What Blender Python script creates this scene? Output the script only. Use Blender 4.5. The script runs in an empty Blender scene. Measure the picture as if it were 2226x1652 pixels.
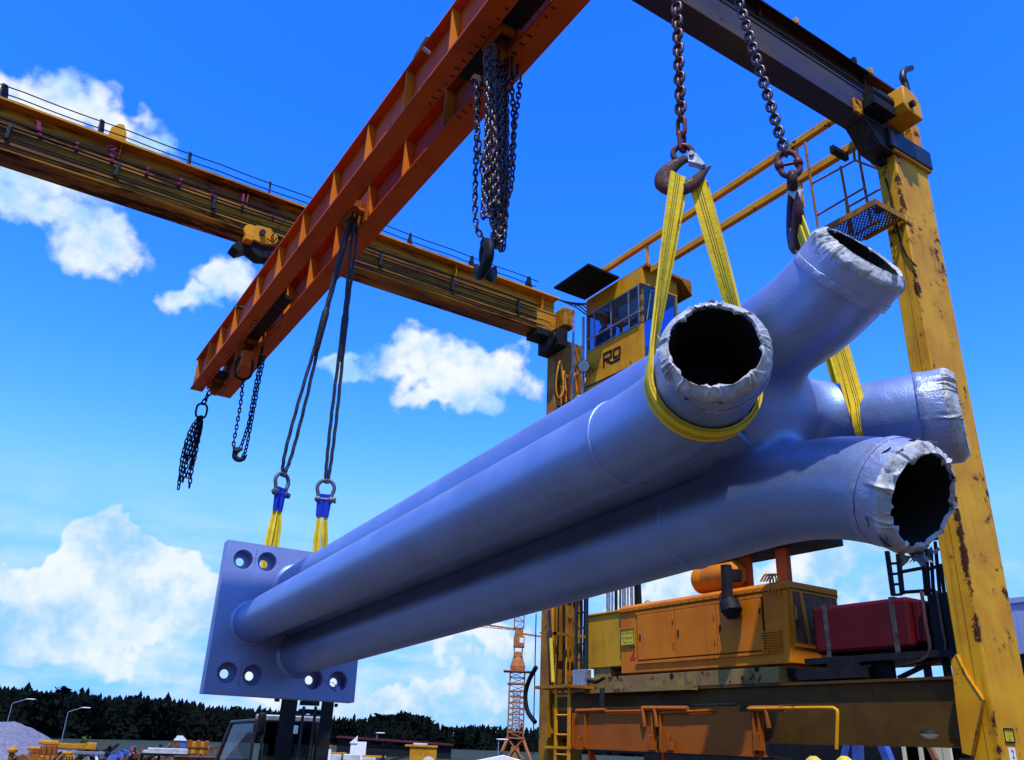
# Gantry crane lifting a branching steel column in a storage yard
SUN_E = 5.0; SKY_SAT = 1.35; SKY_HUE = .5; SKY_TINT = (.55, .95, 1.35); SKY_STR = .085; EXPO = 0.0
SKY_CURVE = ((80., 1.9), (5.3, 1.3), (2.4, .3))
SKY_MAX = (.24, .66, 1.65)
CL_DARK = (.34, .66, .97); CL_LIGHT = (.96, 1.0, 1.0); CL_LOW = (.40, .72, 1.0)
import os, bpy, math, random
import numpy as np
from mathutils import Vector as V, Matrix, noise
random.seed(7)
rad = math.radians
sc = bpy.context.scene
COL = sc.collection
# ------------------------------------------------------------------ camera (solved from the photograph's vanishing points)
W0, H0, FPX = 2226.0, 1652.0, 1825.0
HC = 2.1
ROLL = math.atan(.0416); PITCH = math.atan(788*math.cos(ROLL)/FPX)
AZ = rad(58.0128)
Zv = V((0, 0, 1)); Hd = V((math.cos(AZ), math.sin(AZ), 0)); CAM = V((0, 0, HC))
Fw = Hd*math.cos(PITCH)+Zv*math.sin(PITCH); R0 = Hd.cross(Zv); U0 = R0.cross(Fw)
Rt = R0*math.cos(ROLL)+U0*math.sin(ROLL); Up = U0*math.cos(ROLL)-R0*math.sin(ROLL)
def ray(u, v): return Rt*(u-W0/2)-Up*(v-H0/2)+Fw*FPX
def at(u, v, X=None, Y=None, Z=None, D=None):      # the point of the place seen at (u,v) on a known plane
    d = ray(u, v)
    if X is not None: t = X/d.x
    elif Y is not None: t = Y/d.y
    elif Z is not None: t = (Z-HC)/d.z
    else: t = D/FPX
    return CAM+d*t
cd = bpy.data.cameras.new('camera'); co = bpy.data.objects.new('camera', cd); COL.objects.link(co)
cd.sensor_width = 36; cd.lens = 36*FPX/W0; cd.clip_start = .05; cd.clip_end = 6000
m = Matrix((Rt, Up, -Fw)).transposed().to_4x4(); m.translation = CAM; co.matrix_world = m
sc.camera = co
# ------------------------------------------------------------------ node helpers
class NT:
    def __init__(s, tree): s.t = tree; s.n = tree.nodes; s.l = tree.links
    def new(s, typ, **k):
        n = s.n.new(typ)
        for a, b in k.items(): setattr(n, a, b)
        return n
    def set(s, sock, v):
        if hasattr(v, 'is_linked') or hasattr(v, 'links'): s.l.new(v, sock)
        elif v is not None: sock.default_value = v
    def math(s, op, a, b=None, c=None, clamp=False):
        n = s.new('ShaderNodeMath', operation=op, use_clamp=clamp)
        s.set(n.inputs[0], a)
        if b is not None: s.set(n.inputs[1], b)
        if c is not None: s.set(n.inputs[2], c)
        return n.outputs[0]
    def vm(s, op, a, b=None, out=0):
        n = s.new('ShaderNodeVectorMath', operation=op); s.set(n.inputs[0], a)
        if b is not None:
            s.set(n.inputs['Scale' if op == 'SCALE' else 1], b)
        return n.outputs[out]
    def noise(s, vec, scale, detail=4, rough=.55, dist=0., dim='3D', color=False):
        n = s.new('ShaderNodeTexNoise', noise_dimensions=dim)
        s.set(n.inputs['Vector'], vec); n.inputs['Scale'].default_value = scale
        n.inputs['Detail'].default_value = detail; n.inputs['Roughness'].default_value = rough; n.inputs['Distortion'].default_value = dist
        return n.outputs['Color' if color else 0]
    def ramp(s, fac, a, b, smooth=True, lo=0., hi=1.):
        n = s.new('ShaderNodeMapRange', clamp=True); n.interpolation_type = 'SMOOTHSTEP' if smooth else 'LINEAR'
        s.set(n.inputs[0], fac); s.set(n.inputs[1], a); s.set(n.inputs[2], b); n.inputs[3].default_value = lo; n.inputs[4].default_value = hi
        return n.outputs[0]
    def mix(s, f, a, b, mode='MIX'):
        n = s.new('ShaderNodeMix', data_type='RGBA', blend_type=mode)
        s.set(n.inputs[0], f)
        for i, c in ((6, a), (7, b)):
            if isinstance(c, tuple): n.inputs[i].default_value = c if len(c) == 4 else (*c, 1)
            else: s.l.new(c, n.inputs[i])
        return n.outputs[2]
def mat_base(name):
    m = bpy.data.materials.new(name); m.use_nodes = True; N = NT(m.node_tree); N.n.clear()
    out = N.new('ShaderNodeOutputMaterial'); b = N.new('ShaderNodeBsdfPrincipled'); N.l.new(b.outputs[0], out.inputs[0])
    return m, N, b
def position(N): return N.new('ShaderNodeNewGeometry').outputs['Position']
def setin(N, b, nm, v): N.set(b.inputs[nm], v)
def bump(N, b, h, strength=.3, dist=.01):
    n = N.new('ShaderNodeBump'); n.inputs['Strength'].default_value = strength; n.inputs['Distance'].default_value = dist
    N.l.new(h, n.inputs['Height']); N.l.new(n.outputs[0], b.inputs['Normal'])
def c4(c): return (*c, 1.0)
def plain(name, c, rough=.5, metal=0., var=.25, scale=6., bmp=0., spec=.2):
    m, N, b = mat_base(name); p = position(N)
    f = N.noise(p, scale, 6, .65); f2 = N.ramp(f, .3, .7)
    col = N.mix(f2, tuple(x*(1-var) for x in c), tuple(min(1, x*(1+var)) for x in c))
    N.l.new(col, b.inputs['Base Color']); setin(N, b, 'Roughness', N.ramp(f, .2, .8, lo=max(.05, rough-.12), hi=min(1, rough+.12))); setin(N, b, 'Metallic', metal); setin(N, b, 'Specular IOR Level', spec)
    if bmp: bump(N, b, N.noise(p, scale*6, 4), bmp, .004)
    return m
def paint(name, c, c2=None, rust=(.075, .022, .008), chips=.62, scale=9., streak=.5, dirt=.35, rough=.55, grime=(.05, .025, .008), edge=None, stretch=None, runs=(7., 7., .55)):
    """weathered enamel: two paint tones, vertical dirt runs, chips down to rust"""
    m, N, b = mat_base(name); p = position(N); c2 = c2 or tuple(x*.75 for x in c); p0_ = p; setin(N, b, 'Specular IOR Level', .16)
    if stretch: p = N.vm('MULTIPLY', p, stretch)
    base = N.mix(N.ramp(N.noise(p, 1.7, 5, .6), .35, .68), c, c2)
    st = N.vm('MULTIPLY', p0_, runs)
    run = N.ramp(N.noise(st, 1.6, 5, .65, .3), .52, .78)
    base = N.mix(N.math('MULTIPLY', run, dirt), base, grime)
    spots = N.noise(p, scale*3.2, 4, .7)
    base = N.mix(N.ramp(spots, .66, .72, hi=.6), base, grime)
    ch = N.math('ADD', N.math('MULTIPLY', N.noise(p, scale, 8, .72), .62), N.math('MULTIPLY', N.noise(p, scale*.18, 3, .5), .40))
    if edge:
        se = N.new('ShaderNodeSeparateXYZ'); N.l.new(p0_, se.inputs[0])
        dd = N.math('MAXIMUM', N.math('ABSOLUTE', N.math('SUBTRACT', se.outputs[0], edge[0])), N.math('ABSOLUTE', N.math('SUBTRACT', se.outputs[1], edge[1])))
        ch = N.math('ADD', ch, N.math('MULTIPLY', N.ramp(dd, 0., .11, lo=.15, hi=0.), N.ramp(N.noise(p0_, 1.1, 3, .6), .38, .6)))
    cf = N.ramp(ch, chips, chips+.025)
    rustc = N.mix(N.noise(p, 30, 4), rust, tuple(x*.35 for x in rust))
    halo = N.ramp(ch, chips-.06, chips+.02, hi=streak)
    base = N.mix(halo, base, tuple(a*.5+b_*.5 for a, b_ in zip(c2, rust)))
    col = N.mix(cf, base, rustc)
    N.l.new(col, b.inputs['Base Color']); setin(N, b, 'Roughness', N.ramp(cf, 0, 1, lo=rough, hi=.85))
    hgt = N.math('ADD', N.math('MULTIPLY', cf, -1.), N.math('MULTIPLY', N.noise(p, 45, 3), .25))
    bump(N, b, hgt, .35, .004)
    return m
# ------------------------------------------------------------------ materials
M = {}
M['yellow'] = paint('yellow_enamel', (.64, .285, .005), (.56, .20, .004), chips=.605, streak=.4)
M['leg_yellow'] = paint('edge_worn_leg_enamel', (.63, .31, .007), (.50, .21, .005), chips=.602, scale=8., streak=.6, dirt=.55, edge=(9.6, 5.345))
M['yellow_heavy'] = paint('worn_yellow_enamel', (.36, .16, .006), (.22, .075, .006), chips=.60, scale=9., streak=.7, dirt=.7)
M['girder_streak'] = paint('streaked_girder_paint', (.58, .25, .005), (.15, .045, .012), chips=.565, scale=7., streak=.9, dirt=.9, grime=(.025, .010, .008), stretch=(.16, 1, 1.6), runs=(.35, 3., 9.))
M['girder_brown'] = paint('dark_brown_girder_paint', (.07, .025, .008), (.035, .014, .008), chips=.66, scale=6., streak=.6, dirt=.7, stretch=(.3, 1, 1), runs=(.5, 3, 6))  # dark brown tones, stretched along the girder
M['sill_paint'] = paint('shaded_sill_paint', (.10, .048, .003), (.065, .026, .003), chips=.68, scale=5., streak=.6, dirt=.6)  # sill yellow darkened, the shade it stands in put into the colour
M['orange'] = paint('orange_enamel', (.34, .085, .004), (.27, .06, .004), chips=.67, streak=.3, dirt=.25)
M['beam_orange'] = paint('red_orange_enamel', (.58, .09, .006), (.46, .055, .005), chips=.71, streak=.3, dirt=.3, grime=(.07, .02, .01))
M['rib_orange'] = paint('sunlit_rib_enamel', (.64, .20, .008), (.56, .15, .006), chips=.72, streak=.3, dirt=.25)  # beam orange made lighter and yellower, as if the ribs were sunlit
M['engine_orange'] = paint('engine_orange_enamel', (.58, .165, .002), (.50, .125, .002), chips=.73, streak=.25, dirt=.3)
M['girder_blue'] = paint('dark_bluish_girder_paint', (.032, .032, .075), (.085, .06, .03), chips=.64, streak=.5, dirt=.5, stretch=(.3, 1, 1), runs=(.5, 3, 6))  # dark bluish tone broken by brown, stretched along the girder
M['dirty_yellow'] = paint('dirty_skid_paint', (.26, .17, .05), (.20, .12, .04), chips=.56, streak=.5, dirt=.7)
M['red'] = paint('dark_red_tank_paint', (.09, .002, .004), (.06, .0015, .003), chips=.74, streak=.2, dirt=.3)
M['cream'] = paint('cream_truck_paint', (.62, .55, .33), (.55, .48, .28), chips=.74, dirt=.2)
M['black'] = plain('black_steel', (.012, .011, .012), .6, 0., .4, spec=.12)
M['rubber'] = plain('black_rubber', (.010, .010, .010), .8, 0., .3, spec=.1)
M['dark_steel'] = plain('dark_oily_steel', (.035, .032, .035), .42, .6, .5, 20)
M['chain'] = plain('chain_steel', (.085, .06, .065), .36, .85, .5, 40)
M['chain_rust'] = plain('rusty_chain_steel', (.11, .06, .055), .42, .7, .5, 40)
M['grey_steel'] = plain('galvanised_steel', (.30, .31, .34), .42, .7, .3, 15)
M['shackle'] = plain('dull_shackle_steel', (.10, .11, .15), .5, .5, .4, 25)
M['rope'] = plain('wire_rope_steel', (.045, .05, .07), .5, .5, .5, 60)
M['sleeve'] = plain('blue_sleeve_fabric', (.006, .03, .42), .7, 0., .25, 30)
M['white'] = plain('white_paint', (.75, .76, .76), .55, 0., .1)
M['pink'] = plain('magenta_spray_paint', (.22, .010, .10), .7, 0., .3, 12)
M['hookred'] = paint('worn_red_hook_paint', (.20, .03, .03), (.12, .02, .025), rust=(.10, .075, .07), chips=.50, scale=26., streak=.3, dirt=.4, rough=.4)
M['hook_dark'] = paint('dark_worn_hook_paint', (.07, .018, .02), (.04, .014, .016), rust=(.06, .05, .05), chips=.54, scale=26., streak=.3, dirt=.5, rough=.45)
M['glass'] = None
def glass(name, tint=(.55, .7, .8), refl=.35):
    m = bpy.data.materials.new(name); m.use_nodes = True; N = NT(m.node_tree); N.n.clear()
    out = N.new('ShaderNodeOutputMaterial'); g = N.new('ShaderNodeBsdfGlossy'); g.inputs['Roughness'].default_value = .03
    t = N.new('ShaderNodeBsdfTransparent'); t.inputs[0].default_value = c4(tint)
    fr = N.new('ShaderNodeLayerWeight'); fr.inputs[0].default_value = .5
    f = N.math('ADD', N.math('MULTIPLY', N.math('POWER', fr.outputs['Facing'], 4.), .35), refl*.5, clamp=True)
    mx = N.new('ShaderNodeMixShader'); N.l.new(f, mx.inputs[0]); N.l.new(t.outputs[0], mx.inputs[1]); N.l.new(g.outputs[0], mx.inputs[2])
    N.l.new(mx.outputs[0], out.inputs[0]); return m
M['glass'] = glass('window_glass', (.55, .68, .8), .12)
M['glass_sky'] = glass('sky_tinted_glass', (.45, .62, .9), .10)  # blue tint puts the colour of the sky into the side pane
M['liner'] = plain('sky_blue_cab_lining', (.45, .55, .72), .7, 0., .08)  # pale blue, chosen so the cab's side window looks sky lit
M['glass_front'] = glass('cab_front_glass', (.8, .85, .9), .05)
M['cabinet'] = paint('plain_yellow_cabinet_paint', (.52, .27, .006), (.42, .19, .005), chips=.72, streak=.3, dirt=.4)
M['lens'] = plain('lamp_lens', (.45, .55, .65), .2, .3, .1)
M['rad'] = plain('rusty_radiator', (.13, .055, .03), .7, .2, .6, 5)
M['glass_dark'] = glass('tinted_glass', (.2, .28, .34), .1)
def silver(name, c=(.225, .315, .57), rough=.45, metal=.6, bmp=.06):
    m, N, b = mat_base(name); p = position(N)
    f = N.noise(p, 2.2, 6, .6); g = N.noise(p, 130, 3, .6)
    col = N.mix(N.ramp(f, .3, .72), tuple(x*.9 for x in c), tuple(x*1.08 for x in c))
    sm = N.ramp(N.noise(N.vm('MULTIPLY', p, (9, 1.5, 9)), 2., 5, .7), .56, .78, hi=.34)
    col = N.mix(sm, col, (.10, .10, .12))
    N.l.new(col, b.inputs['Base Color']); setin(N, b, 'Metallic', metal)
    setin(N, b, 'Roughness', N.ramp(f, .25, .75, lo=rough-.06, hi=rough+.08))
    h = N.math('ADD', N.math('MULTIPLY', N.noise(p, 28, 4, .6), .6), N.math('MULTIPLY', g, .4))
    bump(N, b, h, bmp*4, .004); return m
M['silver'] = silver('silver_primer_paint')
M['silver_cast'] = silver('silver_primer_on_casting', bmp=.16)
M['plate'] = silver('silver_plate_paint', c=(.235, .29, .54), rough=.48, metal=.3, bmp=.03)
M['film_silver'] = silver('painted_masking_film', c=(.30, .35, .55), rough=.40, metal=.5, bmp=.3)
M['bore'] = plain('darkened_pipe_bore', (.012, .011, .011), .8, 0., .3, 10)  # near-black, puts the darkness of the deep opening into the colour
def facets(N, p, s1, s2):
    """crumpled sheet: flat facets tilted at random"""
    h = None
    for k, sc_ in ((1., s1), (.5, s2)):
        vo = N.new('ShaderNodeTexVoronoi'); vo.inputs['Scale'].default_value = sc_; N.l.new(N.vm('ADD', p, N.vm('SCALE', N.noise(p, sc_*.6, 2, color=True), .5/sc_)), vo.inputs['Vector'])
        q = N.vm('DOT_PRODUCT', N.vm('SUBTRACT', vo.outputs['Color'], (.5, .5, .5)), N.vm('SUBTRACT', p, vo.outputs['Position']), out=1); q = N.math('MULTIPLY', q, k); h = q if h is None else N.math('ADD', h, q)
    return h
def filmmat():
    m, N, b = mat_base('masking_film'); p = position(N)
    f = N.noise(p, 14, 5, .6, .6)
    col = N.mix(N.ramp(f, .35, .7), (.32, .34, .40), (.52, .51, .48)); col = N.mix(N.ramp(N.noise(p, 11, 3, .5), .5, .7, hi=.6), col, (.40, .37, .30))
    brown = N.ramp(N.noise(p, 8, 4, .6), .66, .74, hi=.75)
    col = N.mix(brown, col, (.25, .12, .12))
    N.l.new(col, b.inputs['Base Color']); setin(N, b, 'Roughness', .55); setin(N, b, 'Metallic', 0.)
    bump(N, b, facets(N, p, 24, 60), 1.0, .55); return m
M['film'] = filmmat()
M['film_brown'] = plain('soiled_film', (.14, .10, .10), .6, 0., .6, 20)
def webbing():
    m, N, b = mat_base('yellow_webbing')
    uv = N.new('ShaderNodeUVMap').outputs[0]; sp = N.new('ShaderNodeSeparateXYZ'); N.l.new(uv, sp.inputs[0])
    x = sp.outputs[0]; p = position(N)
    col = N.mix(N.ramp(N.noise(p, 18, 5, .6), .3, .7), (.88, .55, .003), (.96, .68, .008))
    lines = None
    for c0 in (.36, .5, .64):
        l = N.ramp(N.math('ABSOLUTE', N.math('SUBTRACT', x, c0)), .022, .035, lo=1, hi=0)
        lines = l if lines is None else N.math('MAXIMUM', lines, l)
    edge = N.ramp(N.math('ABSOLUTE', N.math('SUBTRACT', x, .5)), .44, .5, hi=.35)
    col = N.mix(edge, col, (.25, .2, .01))
    col = N.mix(N.math('MULTIPLY', lines, .85), col, (.05, .045, .02))
    dirt = N.ramp(N.noise(p, 7, 5, .65), .58, .75, hi=.5)
    col = N.mix(dirt, col, (.22, .17, .02))
    N.l.new(col, b.inputs['Base Color']); setin(N, b, 'Roughness', .75)
    w = N.new('ShaderNodeTexWave'); w.inputs['Scale'].default_value = 160; N.l.new(uv, w.inputs[0]); w.bands_direction = 'Y'
    bump(N, b, N.math('ADD', N.math('MULTIPLY', N.noise(p, 40, 3), .7), N.math('MULTIPLY', lines, -.3)), .5, .006); return m
M['web'] = webbing()
# ------------------------------------------------------------------ mesh builder
class MB:
    def __init__(s): s.v = []; s.f = []; s.uv = {}
    def add(s, vs, fs):
        o = len(s.v); s.v += [tuple(x) for x in vs]; s.f += [tuple(i+o for i in f) for f in fs]; return o
    def box(s, x0, x1, y0, y1, z0, z1):
        s.add([(x0,y0,z0),(x1,y0,z0),(x1,y1,z0),(x0,y1,z0),(x0,y0,z1),(x1,y0,z1),(x1,y1,z1),(x0,y1,z1)],
              [(0,3,2,1),(4,5,6,7),(0,1,5,4),(1,2,6,5),(2,3,7,6),(3,0,4,7)]); return s
    def bar(s, p, q, w, h=None, up=(0, 0, 1)):
        p, q = V(p), V(q); h = h or w; d = (q-p).normalized(); up = V(up)
        if abs(d.dot(up)) > .98: up = V((1, 0, 0)) if abs(d.x) < .9 else V((0, 1, 0))
        a = d.cross(up).normalized()*w/2; b = a.cross(d).normalized()*h/2
        vs = [p-a-b, p+a-b, p+a+b, p-a+b, q-a-b, q+a-b, q+a+b, q-a+b]
        s.add(vs, [(0,1,2,3),(7,6,5,4),(4,5,1,0),(5,6,2,1),(6,7,3,2),(7,4,0,3)]); return s
    def prism(s, poly, d):
        """planar polygon (3D points) extruded by vector d"""
        n = len(poly); d = V(d); a = [V(p) for p in poly]
        nrm = V((0, 0, 0))
        for i in range(n): nrm += a[i].cross(a[(i+1) % n])
        if nrm.dot(d) > 0: a = a[::-1]
        s.add(a+[p+d for p in a], [tuple(range(n)), tuple(range(2*n-1, n-1, -1))]+[((i+1) % n, i, n+i, n+(i+1) % n) for i in range(n)]); return s
    def tube(s, path, r, n=10, closed=False, cap=True, flat=None, fup=None):
        """swept round bar; r may be a list; flat=(a,b) scales the section"""
        P = [V(p) for p in path]; k = len(P); rs = r if isinstance(r, (list, tuple)) else [r]*k
        T = []
        for i in range(k):
            a = P[(i-1) % k] if (closed or i > 0) else P[i]; b = P[(i+1) % k] if (closed or i < k-1) else P[i]
            T.append((b-a).normalized())
        if fup is not None: u = V(fup)
        else: u = V((0, 0, 1)) if abs(T[0].z) < .9 else V((1, 0, 0))
        rings = []; vs = []
        for i in range(k):
            u = V(fup) if fup is not None else u
            u = (u-T[i]*u.dot(T[i])).normalized(); w = T[i].cross(u)
            fa, fb = flat or (1, 1)
            for j in range(n):
                t = 2*math.pi*j/n; vs.append(P[i]+(u*math.cos(t)*fa+w*math.sin(t)*fb)*rs[i])
        fs = []
        for i in range(k if closed else k-1):
            a = i*n; b = ((i+1) % k)*n
            for j in range(n): fs.append((a+j, a+(j+1) % n, b+(j+1) % n, b+j))
        if cap and not closed: fs += [tuple(range(n-1, -1, -1)), tuple(range((k-1)*n, k*n))]
        s.add(vs, fs); return s
    def cyl(s, p, q, r, n=16, r2=None): return s.tube([p, q], [r, r2 if r2 is not None else r], n)
    def lathe(s, o, ax, prof, n=24):
        """prof = [(distance along axis, radius)]"""
        o = V(o); ax = V(ax).normalized(); u = V((0, 0, 1)) if abs(ax.z) < .9 else V((1, 0, 0)); u = (u-ax*u.dot(ax)).normalized(); w = ax.cross(u)
        vs = []; k = len(prof)
        for a, r in prof:
            for j in range(n):
                t = 2*math.pi*j/n; vs.append(o+ax*a+(u*math.cos(t)+w*math.sin(t))*r)
        fs = [(i*n+j, i*n+(j+1) % n, (i+1)*n+(j+1) % n, (i+1)*n+j) for i in range(k-1) for j in range(n)]
        s.add(vs, fs+[tuple(range(n-1, -1, -1)), tuple(range((k-1)*n, k*n))]); return s
    def ribbon(s, path, wdirs, w, th=.006):
        P = [V(p) for p in path]; k = len(P); vs = []; uvs = []
        L = 0
        for i in range(k):
            if i: L += (P[i]-P[i-1]).length
            t = (P[min(i+1, k-1)]-P[max(i-1, 0)]).normalized(); wd = V(wdirs[i]); wd = (wd-t*wd.dot(t)).normalized(); nn = t.cross(wd)
            ww = w[i] if isinstance(w, (list, tuple)) else w
            for a, b in ((-1, -1), (-.5, -1), (0, -1), (.5, -1), (1, -1), (1, 1), (.5, 1), (0, 1), (-.5, 1), (-1, 1)):
                bow = .08*ww*(1-a*a)*.5
                vs.append(P[i]+wd*a*ww/2+nn*(b*th/2+bow)); uvs.append(((a+1)/2, L))
        fs = []
        for i in range(k-1):
            for j in range(10): fs.append((i*10+j, i*10+(j+1) % 10, (i+1)*10+(j+1) % 10, (i+1)*10+j))
        fs += [tuple(range(9, -1, -1)), tuple(range((k-1)*10, k*10))]
        o = s.add(vs, fs)
        for i, q in enumerate(uvs): s.uv[o+i] = q
        return s
    def text(s, body, size, origin, ax, ay, thick=.002, align='CENTER'):
        cu = bpy.data.curves.new('lettering', 'FONT'); cu.body = body; cu.size = size; cu.align_x = align; cu.align_y = 'CENTER'; cu.resolution_u = 3
        ob = bpy.data.objects.new('lettering', cu); me = bpy.data.meshes.new_from_object(ob)
        ax = V(ax).normalized(); ay = V(ay).normalized(); az = ax.cross(ay); o = V(origin)
        vs = [o+ax*v.co.x+ay*v.co.y+az*thick for v in me.vertices]
        s.add(vs, [tuple(p.vertices) for p in me.polygons])
        bpy.data.objects.remove(ob); bpy.data.curves.remove(cu); bpy.data.meshes.remove(me); return s
    def build(s, name, mat, parent=None, smooth=35, bevel=0., label=None):
        me = bpy.data.meshes.new(name); o0 = V((0, 0, 0))
        if parent is not None: o0 = wloc(parent)
        me.from_pydata([V(v)-o0 for v in s.v], [], s.f); me.update()
        if s.uv:
            uvl = me.uv_layers.new(name='UVMap')
            for lp in me.loops: uvl.data[lp.index].uv = s.uv.get(lp.vertex_index, (0, 0))
        if smooth:
            me.polygons.foreach_set('use_smooth', [True]*len(me.polygons)); me.set_sharp_from_angle(angle=rad(smooth))
        me.materials.append(M[mat] if isinstance(mat, str) else mat)
        o = bpy.data.objects.new(name, me); COL.objects.link(o)
        if parent is not None: o.parent = parent
        if bevel:
            b = o.modifiers.new('bevel', 'BEVEL'); b.width = bevel; b.segments = 2; b.limit_method = 'ANGLE'; b.angle_limit = rad(40)
        if label: o['label'] = label
        return o
LOC = {}
def wloc(o):
    p = V(o.location)
    while o.parent: o = o.parent; p += V(o.location)
    return p
def thing(name, label, cat, loc=(0, 0, 0), group=None):
    o = bpy.data.objects.new(name, None); COL.objects.link(o); o.location = loc; o.empty_display_size = .2
    o['label'] = label; o['category'] = cat
    if group: o['group'] = group
    return o
def tag(o, label, cat, group=None):
    o['label'] = label; o['category'] = cat
    if group: o['group'] = group
    return o
def structure(o): o['kind'] = 'structure'; return o
def copy_tree(o, parent=None):
    c = o.copy(); COL.objects.link(c); c.parent = parent
    for ch in list(o.children): copy_tree(ch, c)
    return c
def lerp(a, b, t): return a+(b-a)*t
def bez(p0, p1, p2, p3, n):
    r = []
    for i in range(n+1):
        t = i/n; r.append(V(p0)*(1-t)**3+V(p1)*3*t*(1-t)**2+V(p2)*3*t*t*(1-t)+V(p3)*t**3)
    return r
def smoothpath(pts, n=8):
    """Catmull-Rom through the points"""
    P = [V(p) for p in pts]; P = [P[0]*2-P[1]]+P+[P[-1]*2-P[-2]]; r = []
    for i in range(1, len(P)-2):
        a, b, c, d = P[i-1:i+3]
        for j in range(n):
            t = j/n; r.append(.5*((2*b)+(c-a)*t+(2*a-5*b+4*c-d)*t*t+(3*b-a-3*c+d)*t**3))
    r.append(P[-2]); return r
# ------------------------------------------------------------------ surface nets: mesh of an implicit body
def surface_nets(F, org, h):
    F = F.astype(np.float32); nx, ny, nz = F.shape; ins = F < 0
    s = np.zeros((nx-1, ny-1, nz-1), np.int8)
    for i in (0, 1):
        for j in (0, 1):
            for k in (0, 1): s += ins[i:nx-1+i, j:ny-1+j, k:nz-1+k]
    cell = (s > 0) & (s < 8); idx = -np.ones(cell.shape, np.int64); c = np.argwhere(cell); idx[tuple(c.T)] = np.arange(len(c))
    acc = np.zeros((len(c), 3)); cnt = np.zeros(len(c)); offs = [(i, j, k) for i in (0, 1) for j in (0, 1) for k in (0, 1)]
    for a in offs:
        for b in offs:
            if sum(abs(p-q) for p, q in zip(a, b)) != 1 or a > b: continue
            fa = F[c[:, 0]+a[0], c[:, 1]+a[1], c[:, 2]+a[2]]; fb = F[c[:, 0]+b[0], c[:, 1]+b[1], c[:, 2]+b[2]]
            mk = (fa < 0) != (fb < 0); t = np.where(mk, fa/np.where(mk, fa-fb, 1), 0)
            pt = np.array(a)[None]+t[:, None]*(np.array(b)-np.array(a))[None]
            acc += pt*mk[:, None]; cnt += mk
    P = (c+acc/cnt[:, None])*h+np.array(org)
    faces = []
    for ax in range(3):
        sl0 = [slice(1, -1)]*3; sl1 = [slice(1, -1)]*3; sl0[ax] = slice(0, -1); sl1[ax] = slice(1, None)
        A = ins[tuple(sl0)]; B = ins[tuple(sl1)]; e = np.argwhere(A != B); o = np.ones(3, int); o[ax] = 0; e = e+o
        flip = ins[tuple(e.T)]
        u, w = [(1, 2), (2, 0), (0, 1)][ax]; du = np.eye(3, dtype=int)[u]; dw = np.eye(3, dtype=int)[w]
        q = np.stack([idx[tuple((e-du-dw).T)], idx[tuple((e-dw).T)], idx[tuple(e.T)], idx[tuple((e-du).T)]], 1)
        q[flip] = q[flip][:, ::-1]; faces.append(q)
    return P, np.concatenate(faces)
def smin(a, b, k):
    h = np.clip(.5+.5*(b-a)/k, 0, 1); return b*(1-h)+a*h-k*h*(1-h)
def seg_sd(P, a, b, ra, rb):
    a = np.array(a, float); b = np.array(b, float); ab = b-a; t = np.clip(((P-a)@ab)/max(ab@ab, 1e-12), 0, 1)
    return np.linalg.norm(P-a-t[..., None]*ab, axis=-1)-(ra+(rb-ra)*t)
def grid(lo, hi, h):
    lo = np.array(lo, float); n = np.ceil((np.array(hi)-lo)/h).astype(int)+1
    g = np.stack(np.meshgrid(*[np.arange(k)*h for k in n], indexing='ij'), -1)+lo; return g, lo
# ------------------------------------------------------------------ sky, sun, air
SUN = V((-.26, -.39, 1.)).normalized()
sl = bpy.data.lights.new('sun', 'SUN'); sl.energy = SUN_E; sl.angle = rad(.53); sl.color = (1, .955, .88)
so = bpy.data.objects.new('sun', sl); COL.objects.link(so); so.rotation_euler = SUN.to_track_quat('Z', 'Y').to_euler(); so.location = (0, 0, 60)
w = bpy.data.worlds.new('World'); sc.world = w; w.use_nodes = True
N = NT(w.node_tree); N.n.clear()
wo = N.new('ShaderNodeOutputWorld'); bg = N.new('ShaderNodeBackground'); N.l.new(bg.outputs[0], wo.inputs[0])
sky = N.new('ShaderNodeTexSky', sky_type='NISHITA'); sky.sun_disc = False
sky.sun_elevation = math.asin(SUN.z); sky.sun_rotation = math.atan2(SUN.x, SUN.y); sky.air_density = 1.0; sky.dust_density = .6; sky.ozone_density = 1.6
dirv = N.new('ShaderNodeTexCoord').outputs['Generated']
sp = N.new('ShaderNodeSeparateXYZ'); N.l.new(dirv, sp.inputs[0])
elev = N.math('MULTIPLY', N.math('ARCSINE', sp.outputs[2]), 180/math.pi)
azim = N.math('MULTIPLY', N.math('ARCTAN2', sp.outputs[1], sp.outputs[0]), 180/math.pi)
hs = N.new('ShaderNodeHueSaturation'); hs.inputs['Saturation'].default_value = SKY_SAT; hs.inputs['Hue'].default_value = SKY_HUE; N.l.new(sky.outputs[0], hs.inputs['Color'])
skyc = N.mix(1.0, hs.outputs[0], SKY_TINT, 'MULTIPLY')
# film response of the saturated slide: each channel of the sky gets its own contrast
ss_ = N.new('ShaderNodeSeparateColor'); N.l.new(N.vm('SCALE', skyc, SKY_STR), ss_.inputs[0])
cbn = N.new('ShaderNodeCombineColor')
for i, (k_, p_) in enumerate(SKY_CURVE): N.l.new(N.math('SMOOTH_MIN', N.math('MULTIPLY', N.math('POWER', ss_.outputs[i], p_), k_), SKY_MAX[i], SKY_MAX[i]*.3), cbn.inputs[i])
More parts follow.
